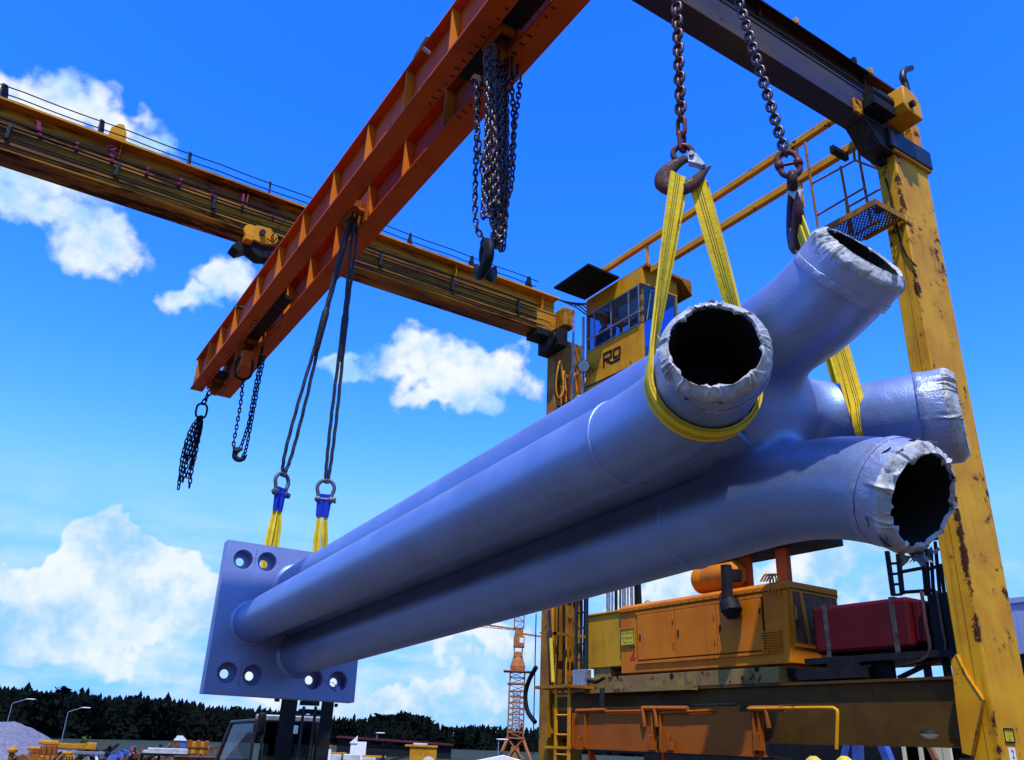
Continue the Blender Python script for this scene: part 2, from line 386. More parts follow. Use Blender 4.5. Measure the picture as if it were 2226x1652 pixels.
# cumulus clouds: ellipses in azimuth / elevation, broken up by fractal noise
wv = N.noise(dirv, 6.5, 4, .66, color=True)
warp = N.vm('SCALE', N.vm('SUBTRACT', wv, (.5, .5, .5)), 11.)
cb = N.new('ShaderNodeCombineXYZ'); N.l.new(azim, cb.inputs[0]); N.l.new(elev, cb.inputs[1])
ws = N.new('ShaderNodeSeparateXYZ'); N.l.new(warp, ws.inputs[0]); wc = N.new('ShaderNodeCombineXYZ'); N.l.new(ws.outputs[0], wc.inputs[0]); N.l.new(ws.outputs[1], wc.inputs[1])
ae = N.vm('ADD', cb.outputs[0], wc.outputs[0])
def azel(u, v):
    d = ray(u, v).normalized(); return math.degrees(math.atan2(d.y, d.x)), math.degrees(math.asin(d.z))
BL = [(60,230,150,90,1),(200,215,110,75,1),(310,285,95,55,.95),(130,345,220,100,.9),(110,445,165,80,1),(215,520,130,75,1),
      (490,595,80,44,.9),(415,640,50,38,.9),
      (970,825,140,62,1.1),(925,760,75,52,.95),(1080,825,85,52,.9),(770,815,75,30,.95),(975,890,95,34,.9),
      (205,1180,110,72,2.6),(100,1265,160,105,2.4),(320,1265,125,90,2.3),(190,1370,270,75,1.5),(430,1320,90,50,1.9),(130,1440,290,50,1.1),(620,1440,140,60,1.0),
      (930,1515,250,46,1.1),(1050,1440,140,40,1.0),(1750,1240,110,50,1.2),(1900,1200,85,60,1.1),(1420,1300,110,40,1.1),(1900,1300,170,36,.8)]
D = None
for (u, v_, ru, rv, wt) in BL:
    if wt is None: a, e, sa, se, wt = u, v_, ru, rv, 1.
    else:
        a, e = azel(u, v_); sa = abs(azel(u+ru, v_)[0]-a); se = abs(azel(u, v_+rv)[1]-e)
    q = N.vm('MULTIPLY', N.vm('SUBTRACT', ae, (a, e, 0)), (1/sa, 1/se, 0))
    ln = N.vm('LENGTH', q, out=1)
    g = N.math('MULTIPLY', N.math('SUBTRACT', 1.25, ln), wt)
    D = g if D is None else N.math('SMOOTH_MAX', D, g, .25)
fb = N.noise(dirv, 15, 7, .66)
rear = N.math('MULTIPLY', N.math('SUBTRACT', N.noise(dirv, 2.6, 2, .5), .60), N.ramp(N.vm('DOT_PRODUCT', dirv, tuple(Hd), out=1), .25, .0, lo=0, hi=3.2))
front = N.ramp(N.vm('DOT_PRODUCT', dirv, tuple(Hd), out=1), .05, .30, lo=0, hi=-1.5)
D = N.math('MAXIMUM', D, N.math('ADD', N.math('ADD', rear, front), N.ramp(elev, 28, 60, lo=0, hi=-1.)))
dens = N.ramp(N.math('ADD', D, N.math('MULTIPLY', N.math('SUBTRACT', fb, .5), 2.1)), .10, .72)
veil = N.math('MULTIPLY', N.ramp(elev, 1., 17., lo=1, hi=0), N.ramp(N.noise(N.vm('MULTIPLY', dirv, (3, 3, 14)), 2.2, 4, .6), .30, .66))
dens = N.math('MAXIMUM', dens, N.math('MULTIPLY', veil, .75))
shade = N.ramp(N.math('ADD', N.noise(N.vm('ADD', dirv, (0, 0, .035)), 10, 4, .6), N.math('MULTIPLY', N.math('SUBTRACT', fb, .5), -.4)), .33, .62)
cc = N.mix(shade, CL_DARK, CL_LIGHT)
cc = N.mix(N.ramp(elev, 0., 24., lo=.14, hi=0.), cc, CL_LOW)
final = N.vm('SCALE', N.mix(N.math('MULTIPLY', dens, .97), cbn.outputs[0], cc), 1/.1)
N.l.new(final, bg.inputs['Color']); bg.inputs['Strength'].default_value = .1
w.cycles.sampling_method = 'MANUAL'; w.cycles.sample_map_resolution = 256
sc.view_settings.view_transform = 'Standard'; sc.view_settings.look = 'None'; sc.view_settings.exposure = EXPO; sc.view_settings.gamma = 1
sc.cycles.max_bounces = 6; sc.cycles.caustics_reflective = False; sc.cycles.caustics_refractive = False
sc.cycles.use_denoising = True
# ------------------------------------------------------------------ ground
def groundmat():
    m, N, b = mat_base('sandy_yard_ground'); p = position(N)
    f = N.noise(p, .25, 7, .6); g = N.noise(p, 6, 6, .7)
    col = N.mix(N.ramp(f, .3, .7), (.085, .064, .044), (.125, .096, .066))
    col = N.mix(N.ramp(g, .45, .65, hi=.5), col, (.06, .046, .033))
    N.l.new(col, b.inputs['Base Color']); setin(N, b, 'Roughness', .9)
    bump(N, b, g, .6, .03); return m
M['ground'] = groundmat()
M['verge'] = plain('dark_grass_verge', (.022, .030, .014), .95, 0., .4, .4)
b = MB(); _a0 = AZ-rad(50); b.add([(72*math.cos(_a0+rad(2)*i), 72*math.sin(_a0+rad(2)*i), .006) for i in range(51)]+[(420*math.cos(_a0+rad(2)*i), 420*math.sin(_a0+rad(2)*i), .006) for i in range(51)], [(i, i+51, i+52, i+1) for i in range(50)]); vg = b.build('verge', 'verge', smooth=0); structure(vg)
g = MB(); g.add([(-2500,-2500,0),(2500,-2500,0),(2500,2500,0),(-2500,2500,0)], [(0,1,2,3)])
structure(g.build('ground', 'ground', smooth=0))
# ------------------------------------------------------------------ the steel branching column hung below the lifting beam
Dp = ray(-120, 1677).normalized(); E1 = Dp.cross(Zv).normalized(); E2 = E1.cross(Dp)
def cf(a, b, t): return CAM+E1*a+E2*b+Dp*t       # column frame: across, up, along
RP = .20; CC = (2.735, 1.445); TP = 8.72
AX = {'left': (2.27, 1.39), 'top': (2.665, 1.80), 'bottom': (2.78, 1.12), 'right': (3.19, 1.52)}
EN = {'left': ((2.014, 1.425), 1.925), 'top': ((2.56, 1.86), 1.64), 'bottom': ((2.716, .924), 1.70), 'right': ((3.30, 1.43), 1.82)}
ED = {'left': (-.69, .031, -.724), 'top': (-.02, .51, -.86), 'bottom': (.0, -.475, -.88), 'right': (.48, -.03, -.876)}
TR = {'left': 2.78, 'top': 2.80, 'bottom': 2.93, 'right': 2.9}
def edir(k): a, b, c = ED[k]; return (E1*a+E2*b+Dp*c).normalized()
colm = thing('branching_steel_column', 'silver bundle of four steel pipes with flared open nozzles and a square end plate', 'steel column', cf(*CC, 4.5))
ARM = {}
for k in AX:
    p0 = cf(*AX[k], TR[k]); p3 = cf(*EN[k][0], EN[k][1])+edir(k)*.016; L = (p3-p0).length
    ARM[k] = bez(p0, p0-Dp*L*.42, p3-edir(k)*L*.38, p3, 14)
# cast node, its nozzle ends bevelled for welding
BEV = .030
def tog(v): v = V(v)-CAM; return np.array([v.dot(E1), v.dot(E2), v.dot(Dp)])
hN = .0165
G, lo = grid((1.55, .45, 1.30), (3.75, 2.32, 3.06), hN)
Fn = None; cut = None
for k in AX:
    pts = [tog(p) for p in ARM[k]]; pts = [np.array([*AX[k], 3.2])]+pts
    ext = tog(ARM[k][-1]+edir(k)*.3); d = None
    for a, b in zip(pts[:-1], pts[1:]):
        q = seg_sd(G, a, b, RP, RP); d = q if d is None else np.minimum(d, q)
    ed = tog(CAM+edir(k)); e = (G-pts[-1])@ed
    rad_ = np.linalg.norm((G-pts[-1])-e[..., None]*ed, axis=-1)
    d = np.where(np.linalg.norm(G-pts[-1], axis=-1) < .6, np.maximum(np.maximum(d, e), np.where(e > -.16, (rad_-RP+(e+BEV))*.707, -1.)), d)
    bore = None
    for a, b in zip(pts[6:], pts[7:]+[ext]):
        q = seg_sd(G, a, b, RP-.035, RP-.035); bore = q if bore is None else np.minimum(bore, q)
    cut = bore if cut is None else np.minimum(cut, bore)
    Fn = d if Fn is None else smin(Fn, d, .09)
cen = np.array([CC[0]+.03, CC[1]+.06, 2.46])
core = (np.linalg.norm((G-cen)/np.array([.24, .24, .30]), axis=-1)-1)*.24
cr_ = tog(at(1766, 868, D=3.85)); core2 = np.linalg.norm(G-cr_, axis=-1)-.06
Fn = smin(Fn, core2, .20)
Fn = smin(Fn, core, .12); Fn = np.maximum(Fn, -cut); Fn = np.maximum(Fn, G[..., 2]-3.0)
P, fc = surface_nets(Fn, lo, hN); del G, Fn, cut, core
mb = MB(); mb.v = [tuple(CAM+E1*x+E2*y+Dp*z) for x, y, z in P]; mb.f = [tuple(int(i) for i in q) for q in fc]
mb.build('cast_node', 'silver_cast', colm, smooth=50)
# straight pipes, weld rings
for k in AX:
    b = MB(); b.lathe(cf(*AX[k], TR[k]-.03), Dp, [(0, RP*.98), (.002, RP+.001), (TP-TR[k]+.03, RP+.001)], 72); b.build('pipe', 'silver', colm, 40)
    b = MB(); n = 72; t0 = TR[k]
    b.lathe(cf(*AX[k], t0-.012), Dp, [(0, RP), (.004, RP+.005), (.012, RP+.007), (.020, RP+.005), (.024, RP)], 72); b.build('weld_ring', 'silver_cast', colm, 60)
    b = MB(); b.lathe(cf(*AX[k], TP-.03), Dp, [(0, RP+.001), (.012, RP+.012), (.03, RP+.028)], 72); b.build('weld_ring', 'silver_cast', colm, 60)
# narrow web plates closing the gaps between neighbouring pipes
for k1, k2 in (('left', 'bottom'), ('left', 'top'), ('top', 'right'), ('bottom', 'right')):
    a_, c_ = np.array(AX[k1]), np.array(AX[k2]); L = np.linalg.norm(c_-a_); dv = (c_-a_)/L; nv = np.array([-dv[1], dv[0]]); nv = nv*np.sign(nv@(np.array(CC)-a_)); p0, p1 = a_+dv*(RP*.83)+nv*.105, c_-dv*(RP*.83)+nv*.105
    b = MB(); b.prism([cf(*(p0-nv*.012), 2.35), cf(*(p1-nv*.012), 2.35), cf(*(p1+nv*.012), 2.35), cf(*(p0+nv*.012), 2.35)], Dp*(TP-2.36)); b.build('web_plate', 'silver', colm, 0)
# end plate with stepped bolt holes
PX, PZ = Dp.cross(Zv).normalized(), None
def pc(u, v_): # point on the plate's front plane seen at (u,v)
    d = ray(u, v_); n = Dp; q = (cf(*CC, TP)-CAM).dot(n)/d.dot(n); return CAM+d*q
c_tl, c_bl, c_br = pc(485, 1171), pc(441, 1506), pc(770, 1527)
ex = (c_br-c_bl).normalized(); ey = (c_tl-c_bl); ey = (ey-ex*ey.dot(ex)).normalized(); PWD = (c_br-c_bl).length; PHT = (c_tl-c_bl).dot(ey); PTH = .15
def plate_mesh(holes):
    """square plate with countersunk through holes: quads on a fine grid replaced by ring strips"""
    b = MB(); nrm = Dp
    xs = sorted(set([0, PWD]+[h[0]+s*h[2]*1.3 for h in holes for s in (-1, 1)])); ys = sorted(set([0, PHT]+[h[1]+s*h[2]*1.3 for h in holes for s in (-1, 1)]))
    P3 = lambda x, y, d: c_bl+ex*x+ey*y+nrm*d
    done = set()
    for side, dep in ((0, 0.), (1, PTH)):
        for i in range(len(xs)-1):
            for j in range(len(ys)-1):
                x0, x1, y0, y1 = xs[i], xs[i+1], ys[j], ys[j+1]
                if any(x0 > h[0]-h[2]*1.3-1e-6 and x1 < h[0]+h[2]*1.3+1e-6 and y0 > h[1]-h[2]*1.3-1e-6 and y1 < h[1]+h[2]*1.3+1e-6 for h in holes): continue
                q = [P3(x0, y0, dep), P3(x1, y0, dep), P3(x1, y1, dep), P3(x0, y1, dep)]
                b.add(q, [(0, 1, 2, 3) if not side else (3, 2, 1, 0)])
    n = 32
    for hx, hy, hr in holes:
        s = hr*1.3
        def sq(t):
            c, s_ = math.cos(t), math.sin(t); k = s/max(abs(c), abs(s_)); return hx+c*k, hy+s_*k
        T = [2*math.pi*(i+.5)/n for i in range(n)]
        T = sorted(T+[math.pi/4+math.pi/2*i for i in range(4)]); m_ = len(T)
        rings = [[P3(*sq(t), 0) for t in T]]
        for r_, d_ in ((hr*1.03, 0), (hr, .004), (hr, PTH*.86), (hr*.44, PTH*.86), (hr*.44, PTH)):
            rings.append([P3(hx+math.cos(t)*r_, hy+math.sin(t)*r_, d_) for t in T])
        rings.append([P3(*sq(t), PTH) for t in T])
        vs = [p for r_ in rings for p in r_]
        b.add(vs, [(a*m_+i, a*m_+(i+1) % m_, (a+1)*m_+(i+1) % m_, (a+1)*m_+i) for a in range(len(rings)-1) for i in range(m_)])
    o = [P3(0, 0, 0), P3(PWD, 0, 0), P3(PWD, PHT, 0), P3(0, PHT, 0)]; q = [p+nrm*PTH for p in o]
    b.add(o+q, [((i+1) % 4, i, 4+i, 4+(i+1) % 4) for i in range(4)])
    return b
def ploc(u, v_): d = pc(u, v_)-c_bl; return d.dot(ex), d.dot(ey)
HR = (pc(550, 1216)-pc(529, 1216)).length
holes = [(*ploc(u, v_), HR) for u, v_ in ((529, 1216), (581, 1221), (495, 1462), (550, 1467), (681, 1476), (735, 1481))]
tr = [ploc(690, 1245), ploc(735, 1250)]
holes += [(PWD-holes[1][0], holes[1][1]-.01, HR), (PWD-holes[0][0], holes[0][1]-.015, HR)]
plate = plate_mesh(holes).build('end_plate', 'plate', colm, 30)
b = MB()   # paper tag wired between two lower holes
h1, h2 = holes[4], holes[5]; q = lambda x, y, d=-.006: c_bl+ex*x+ey*y+Dp*d
b.tube([q(h1[0]+HR*.9, h1[1]), q((h1[0]+h2[0])/2, h1[1]-.012), q(h2[0]-HR*.5, h2[1]-.02), q(h2[0]-.01, h2[1]-HR*.7)], .003, 6)
b.add([q(h2[0]-.03, h2[1]-.03), q(h2[0]+.03, h2[1]-.055), q(h2[0]+.035, h2[1]-.095), q(h2[0]-.002, h2[1]-.12), q(h2[0]-.03, h2[1]-.06)], [(0, 1, 2, 3, 4)])
b.build('paper_tag', 'plate', colm)
# crumpled masking film over every nozzle rim
def film(k, seed, tear):
    p = ARM[k][-1]; d = edir(k); u = (E2-d*E2.dot(d)).normalized(); w_ = d.cross(u)
    n, rows = 340, 22; kr = random.Random(int(seed)); kn = [kr.uniform(-1, 1)*kr.choice((.4, 1, 1.3)) for _ in range(34)]; pl_ = [(kr.uniform(0, 6.28), kr.uniform(.014, .04), kr.uniform(.003, .0085)*(.6+.5*tear), kr.uniform(-.35, .35)) for _ in range(22)]; kb = [kr.uniform(-1, 1) for _ in range(13)]
    def knots(K, t): t = t+.09*math.sin(t*5+seed)+.05*math.sin(t*11+seed*2); x = (t % (2*math.pi))/(2*math.pi)*len(K); i = int(x) % len(K); return lerp(K[i], K[(i+1) % len(K)], x-int(x))
    vs = []
    for j in range(rows):
        for i in range(n):
            t = 2*math.pi*i/n; c, s = math.cos(t), math.sin(t); nv = V((c*2.2+seed, s*2.2, 0))
            jag = noise.noise(V((c*4+seed, s*4, 1.3)))+.6*noise.noise(V((c*13+seed, s*13, 4)))+.35*noise.noise(V((c*34+seed, s*34, 9)))
            f = j/(rows-1)
            back = .115+.012*knots(kb, t)*tear+.003*jag
            inn = .040+.013*knots(kn, t)*tear+.008*noise.noise(V((c*3+seed, s*3, 7)))*tear+.002*noise.noise(V((c*30+seed, s*30, 2)))
            wr = noise.noise(V((c*6+seed, s*6, f*5)))*.8+noise.noise(V((c*15+seed, s*15, f*6+5)))*.5
            ridge = 1-abs(noise.noise(V((c*7+f*2.0+seed, s*7, f*3))))*3.2
            pleat = 0.
            for (ta, tw_, th_, sk_) in pl_:
                dt = (t-ta-sk_*(f-.6)+math.pi) % (2*math.pi)-math.pi
                if abs(dt) < tw_*3: pleat += th_*(math.exp(-(dt/tw_)**2)-.55*math.exp(-((dt-tw_*1.3)/tw_)**2))
            if f < .5:
                g_ = f/.5; a = lerp(-back-BEV*.6, -BEV, g_); r = RP+.0022+.0012*wr*(.3+g_)+.0016*max(0, ridge)*g_+pleat*max(0, g_-.35)*1.2
                if g_ < .06: r += .004*abs(jag)
            elif f < .86:
                g_ = (f-.5)/.36; q_ = BEV+.004; a = -BEV+q_*g_+.001*math.sin(g_*3.1)+.0012*wr+.0022*max(0, ridge)*math.sin(g_*3.1)+pleat*.8; r = RP+.003-q_*g_+.001*math.sin(g_*3.1)+.0008*wr+pleat*.5
            else:
                g_ = (f-.86)/.14; a = .004+.004*math.sin(g_*2.2)-.012*g_*g_+.003*wr; r = RP-BEV+.001-(inn-.030)*g_+pleat*.3
            vs.append(p+d*a+(u*c+w_*s)*r)
    for r0_, r1_, nm_, mt_ in ((0, 9, 'film_collar', 'film_silver'), (9, rows-1, 'masking_film', 'film')):
        b = MB(); b.add(vs[r0_*n:(r1_+1)*n], [(j*n+i, j*n+(i+1) % n, (j+1)*n+(i+1) % n, (j+1)*n+i) for j in range(r1_-r0_) for i in range(n)]); b.build(nm_, mt_, colm, 50)
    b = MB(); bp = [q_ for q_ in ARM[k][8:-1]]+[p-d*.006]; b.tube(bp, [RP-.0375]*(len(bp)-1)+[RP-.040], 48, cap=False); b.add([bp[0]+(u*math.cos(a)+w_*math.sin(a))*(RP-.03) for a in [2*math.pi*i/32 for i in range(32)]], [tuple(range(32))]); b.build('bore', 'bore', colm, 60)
    b = MB(); m_ = 120   # tape band holding the film
    for j, (a0, r0) in enumerate(((-.150, .004), (-.149, .0048), (-.118, .0055), (-.117, .004))):
        for i in range(m_):
            t = 2*math.pi*i/m_; c, s = math.cos(t), math.sin(t); b.v.append(tuple(p+d*(a0+.006*math.sin(t+seed)+.002*noise.noise(V((c*9, s*9, seed))))+(u*c+w_*s)*(RP+r0+.0012*noise.noise(V((c*14, s*14, seed+j))))))
    b.f = [(j*m_+i, j*m_+(i+1) % m_, (j+1)*m_+(i+1) % m_, (j+1)*m_+i) for j in range(3) for i in range(m_)]; b.build('tape_band', 'film_silver', colm, 50)
    kr2 = random.Random(int(seed)+5)
    for _ in range(int(4+7*tear)):   # loose flaps of film standing off the rim
        t = kr2.uniform(0, 6.28); o_ = u*math.cos(t)+w_*math.sin(t); tn = w_*math.cos(t)-u*math.sin(t); base = p-d*(BEV+kr2.uniform(.005, .06))+o_*(RP+.003); L = kr2.uniform(.015, .04); w2 = kr2.uniform(.010, .028)
        b = MB(); b.add([base-tn*w2, base+tn*w2*.8, base+d*L*.6+o_*L*kr2.uniform(.1, .35)+tn*w2*.3, base+d*L+o_*L*kr2.uniform(.1, .5)-tn*w2*.5, base+d*L*.5+o_*.004-tn*w2*1.1], [(0, 1, 2), (0, 2, 3), (0, 3, 4)]); b.build('film_flap', 'film', colm, 0)
    if k == 'bottom':   # torn strips hanging from the lower rim
        random.seed(5); b = MB()
        for i in range(17):
            t = math.pi+random.uniform(-.55, .75); base = p+d*random.uniform(-.06, .01)+(u*math.cos(t)+w_*math.sin(t))*(RP+.004)
            L = random.uniform(.015, .05); w2 = random.uniform(.012, .04); tn = (w_*math.cos(t)-u*math.sin(t)); q1 = base-Zv*L*.5+d*random.uniform(-.02, .02)+tn*random.uniform(-.02, .02); q2 = q1-Zv*L*.5+V((random.uniform(-.03, .03), random.uniform(-.03, .03), 0))
            b.add([base-tn*w2, base+tn*w2, q1+tn*w2*.8, q1-tn*w2*.6, q2+d*.01], [(0, 1, 2, 3), (3, 2, 4)])
        b.build('torn_film_strip', 'film_brown', colm, 0)
for k, sd, tear in (('left', 3., 1.), ('top', 11., .45), ('bottom', 21., 1.5), ('right', 37., .8)): film(k, sd, tear)
# ------------------------------------------------------------------ webbing slings
def ring_sling(S, T, H, rr, gap, side=1):
    """closed loop: from the hook point H down, under the circle (centre S, normal T, radius rr) and back up"""
    T = T.normalized(); H2 = H-S; H2 = H2-T*H2.dot(T); h = H2.length; eu = H2.normalized(); es = T.cross(eu)
    pts = []; wd = []
    al = math.acos(min(1, rr/h)); 
    n = 26
    A = [S+eu*(math.cos(a)*rr)+es*(math.sin(a)*rr) for a in [al+(2*math.pi-2*al)*i/n for i in range(n+1)]]
    up0 = H+es*gap; up1 = H-es*gap
    path = [lerp(up0, A[0], i/8) for i in range(8)]+A+[lerp(A[-1], up1, i/8) for i in range(1, 9)]
    # the webbing lies flat on the pipe and turns to lie across the hook
    tw = [max(0, 1-i/9)**.8 for i in range(8)]+[0]*len(A)+[max(0, (i-1)/8)**.8 for i in range(1, 9)]
    wds = []
    for i, q in enumerate(tw): sg_ = 1 if i < len(tw)/2 else -1; wds.append((T*math.cos(q*1.25)+es*(sg_*side*math.sin(q*1.25))).normalized())
    return path, wds
# ------------------------------------------------------------------ lifting beam
def side_dir(P): d = P-CAM; return V((d.y, -d.x, 0)).normalized()
def bz(y): return 8.13-.02*(y-5)
BY0, BY1 = 15.52, -2.6
BXL, BXR = (2.62, 2.845), (3.10, 3.37); BH = .62
beam = thing('lifting_beam', 'red orange twin girder lifting beam with welded stiffeners, hung crosswise below the crane girders', 'lifting beam', (3.0, 8.5, bz(8.5)))
for (x0, x1) in (BXL, BXR):
    xc = (x0+x1)/2; b = MB()
    for z0, z1 in ((0, .026), (BH-.026, BH)):
        b.prism([(x0, BY0, bz(BY0)+z0), (x1, BY0, bz(BY0)+z0), (x1, BY0, bz(BY0)+z1), (x0, BY0, bz(BY0)+z1)], (0, BY1-BY0, bz(BY1)-bz(BY0)))
    b.prism([(xc-.009, BY0, bz(BY0)+.027), (xc+.009, BY0, bz(BY0)+.027), (xc+.009, BY0, bz(BY0)+BH-.027), (xc-.009, BY0, bz(BY0)+BH-.027)], (0, BY1-BY0, bz(BY1)-bz(BY0)))
    b.build('side_girder', 'beam_orange', beam, 30)
for i, y in enumerate((15.36, 14.55, 13.8, 12.95, 11.75, 10.75, 9.75, 8.65, 7.6, 6.6, 5.6, 4.6, 3.6, 2.6, 1.6, .6, -.4, -1.4)):
    for (x0, x1) in (BXL, BXR):
        xc = (x0+x1)/2
        for sgn, xe in ((-1, x0+.012), (1, x1-.012)):
            b = MB(); xa = xc+sgn*.012; zb = bz(y)+.028; zt = bz(y)+BH-.028
            b.prism([(xa, y, zb+.02), (xa+sgn*.02, y, zb), (xe, y, zb), (xe, y, zb+.10), (xe, y, zt-.10), (xe, y, zt), (xa+sgn*.02, y, zt), (xa, y, zt-.02)], (0, .016, 0))
            b.build('stiffener', 'rib_orange', beam, 0)
for y, ln, mt in ((15.2, .5, 'dark_steel'), (13.3, 2.0, 'black'), (5.9, 2.6, 'black'), (2.2, 1.2, 'dark_steel')):  # black plates; the far one stands in for the shaded gap
    b = MB(); b.prism([(2.85, y, bz(y)+.10), (3.095, y, bz(y)+.10), (3.095, y, bz(y)+.16), (2.85, y, bz(y)+.16)], (0, -ln, .02*ln)); b.build('spacer_shade_plate', mt, beam)
for y in (15.1, 13.15, 8.72, 5.25, 2.25, 1.75):
    b = MB(); b.prism([(2.88, y, bz(y)+.34), (2.88, y, bz(y)-.04), (2.93, y, bz(y)-.16), (3.02, y, bz(y)-.16), (3.07, y, bz(y)-.04), (3.07, y, bz(y)+.34)], (0, .05, 0))
    b.cyl((2.86, y-.12, bz(y)+.1), (3.09, y-.12, bz(y)+.1), .05); b.box(2.852, 2.885, y-.2, y+.1, bz(y)-.05, bz(y)+.4); b.box(3.06, 3.092, y-.2, y+.1, bz(y)-.05, bz(y)+.4)
    b.build('lug', 'orange', beam)
# toothed wear marks beside the lugs: short dark welded studs on the flange undersides
for (ya, yb) in ((15.4, 11.9), (6.3, 4.2)):
    b = MB(); y = ya; random.seed(3)
    while y > yb:
        for x in (2.80, 3.145):
            L = random.uniform(.025, .06); ww_ = random.uniform(.004, .009); b.box(x-L/2+random.uniform(-.01, .01), x+L/2, y-ww_, y+ww_, bz(y)-.008, bz(y)-.001)
        y -= random.uniform(.10, .14)
    b.build('weld_bead', 'dark_steel', beam)
b = MB(); b.tube([(2.615, 6.0, bz(6)+.32), (2.50, 6.0, bz(6)+.36)], .02, 8); b.tube([(2.51, 6.14, bz(6)+.33), (2.51, 5.86, bz(6)+.38)], .018, 8); b.build('locking_handle', 'grey_steel', beam)
b = MB(); b.tube([(2.615, 12.3, bz(12.3)+.26), (2.50, 12.3, bz(12.3)+.24)], .03, 8); b.tube([(2.51, 12.42, bz(12.3)+.30), (2.51, 12.18, bz(12.3)+.2)], .02, 8); b.build('locking_handle', 'dark_steel', beam)
# ------------------------------------------------------------------ chain kit
def stadium(c, ax, sd, pitch, width, d, n=5):
    """centre-line of a link: ax along the chain, sd across"""
    r = (width-d)/2; s = max(0, (pitch+d*.9)/2-r); P = []
    for i in range(n+1): a = -math.pi/2+math.pi*i/n; P.append(c+ax*(s+r*math.cos(a))+sd*(r*math.sin(a)))
    for i in range(n+1): a = math.pi/2+math.pi*i/n; P.append(c+ax*(-s+r*math.cos(a))+sd*(r*math.sin(a)))
    return P
def link_mb(b, c, ax, sd, pitch, width, d, n=5, k=8): b.tube(stadium(c, ax, sd, pitch, width, d, n), d/2, k, closed=True, fup=ax.cross(sd)); return b
def along(path, step):
    P = [V(p) for p in path]; out = []; acc = 0.; need = step/2
    for a, c in zip(P[:-1], P[1:]):
        L = (c-a).length; 
        while need <= acc+L: out.append((a+(c-a)*((need-acc)/L), (c-a).normalized())); need += step
        acc += L
    return out
def strand(path, pitch, width, d, seed=0, n=3, k=6):
    b = MB(); rnd = random.Random(seed); tw = rnd.uniform(0, 3.1)
    for i, (c, t) in enumerate(along(path, pitch)):
        u = V((1, 0, 0)) if abs(t.x) < .8 else V((0, 1, 0)); u = (u-t*u.dot(t)).normalized(); w_ = t.cross(u)
        a = tw+i*math.pi/2+rnd.uniform(-.25, .25); tw += rnd.uniform(-.06, .06); link_mb(b, c, t, u*math.cos(a)+w_*math.sin(a), pitch, width, d, n, k)
    return b
def link_chain(root, a, c, pitch, width, d, mat, seed=0, tw0=.5):
    """every link a mesh of its own below the chain"""
    rnd = random.Random(seed)
    for i, (p, t) in enumerate(along([a, c], pitch)):
        u = V((1, 0, 0)); u = (u-t*u.dot(t)).normalized(); w_ = t.cross(u); a_ = tw0+i*math.pi/2+rnd.uniform(-.1, .1)
        link_mb(MB(), p, t, u*math.cos(a_)+w_*math.sin(a_), pitch, width, d, 7, 10).build('link', mat, root, 60)
def hook_mb(base, e_s, size, nrm):
    """crane hook swept along its centre-line: base = top of the throat, e_s = direction of the opening"""
    up = Zv; s = size; pts = [(0, .62), (-.05, .5), (-.30, .36), (-.52, .12), (-.56, -.15), (-.44, -.40), (-.18, -.54), (.10, -.52), (.33, -.36), (.45, -.12), (.60, .08)]
    rr = [.18, .22, .27, .32, .36, .38, .37, .33, .28, .19, .02]
    P = smoothpath([base+e_s*(x*s)+up*(y*s) for x, y in pts], 5); R = []
    for i in range(len(P)):
        f = i/(len(P)-1)*(len(rr)-1); j = min(int(f), len(rr)-2); R.append(lerp(rr[j], rr[j+1], f-j)*s*.72)
    b = MB(); b.tube(P, R, 14, fup=nrm, flat=(.62, 1.)); return b
# ------------------------------------------------------------------ load chains, hooks and slings at the nozzle end
def plane_pt(u, v_, S, T): d = ray(u, v_); return CAM+d*((S-CAM).dot(T)/d.dot(T))
A1 = ARM['left']; S1 = A1[9]*.6+A1[10]*.4; T1 = (A1[11]-A1[8]).normalized()
A2 = ARM['right']; S2 = A2[8]*.5+A2[9]*.5; T2 = (A2[10]-A2[7]).normalized()
T1h = V((T1.x, T1.y, 0)).normalized(); T2h = V((T2.x, T2.y, 0)).normalized()
H1 = plane_pt(1497, 388, S1, T1h); rr_ = ray(1731, 482); H2 = CAM+rr_*(math.hypot(S2.x, S2.y)/math.hypot(rr_.x, rr_.y)); hv = (H2-S2).normalized(); T2 = side_dir(S2); T2 = (T2-hv*T2.dot(hv)).normalized()
def sling(name, label, S, T, H, rr, gap, w, grp, side=1):
    path, wd = ring_sling(S, T, H, rr, gap, side)
    b = MB(); b.ribbon(path, wd, w, .009)
    p2, wd2 = ring_sling(S, T, H, rr+.012, gap+.02, side); off = T.normalized()*.022
    k = len(p2); c = MB(); c.ribbon([p+off*(1 if i < k/2 else -1)*min(1, max(0, (abs(i-k/2)-k*.25)/(k*.1))) for i, p in enumerate(p2)], wd2, w, .009)
    o = thing(name, label, 'lifting sling', S, grp)
    b.build('webbing', 'web', o, 40); c.build('webbing', 'web', o, 40)
    k2 = 2; tp_, td, tw_ = path[k2], (path[k2]-path[k2+1]).normalized(), wd[k2]; vw_ = (CAM-tp_).normalized(); tn = td.cross(tw_).normalized(); tn = tn if tn.dot(vw_) > 0 else -tn
    ay_ = tw_ if tn.cross(td).dot(tw_) > 0 else -tw_
    lt = MB(); lt.text('kg', .05, tp_+tn*.009, td, tn.cross(td)); lt.build('lettering', 'black', o, 0); return o
# each sling: legs spread in the plane of the nozzle arm
sl1 = sling('webbing_sling', 'yellow webbing sling looped under the nearest nozzle, hanging from the open red hook', S1, T1, H1, RP+.012, .034, .074, 'yellow webbing slings')
sl2 = sling('webbing_sling', 'yellow webbing sling wrapped round the far right nozzle arm, behind the upturned nozzle', S2, T2, H2, RP+.012, .045, .062, 'yellow webbing slings')
dS = math.sqrt((H1-CAM).length_squared)
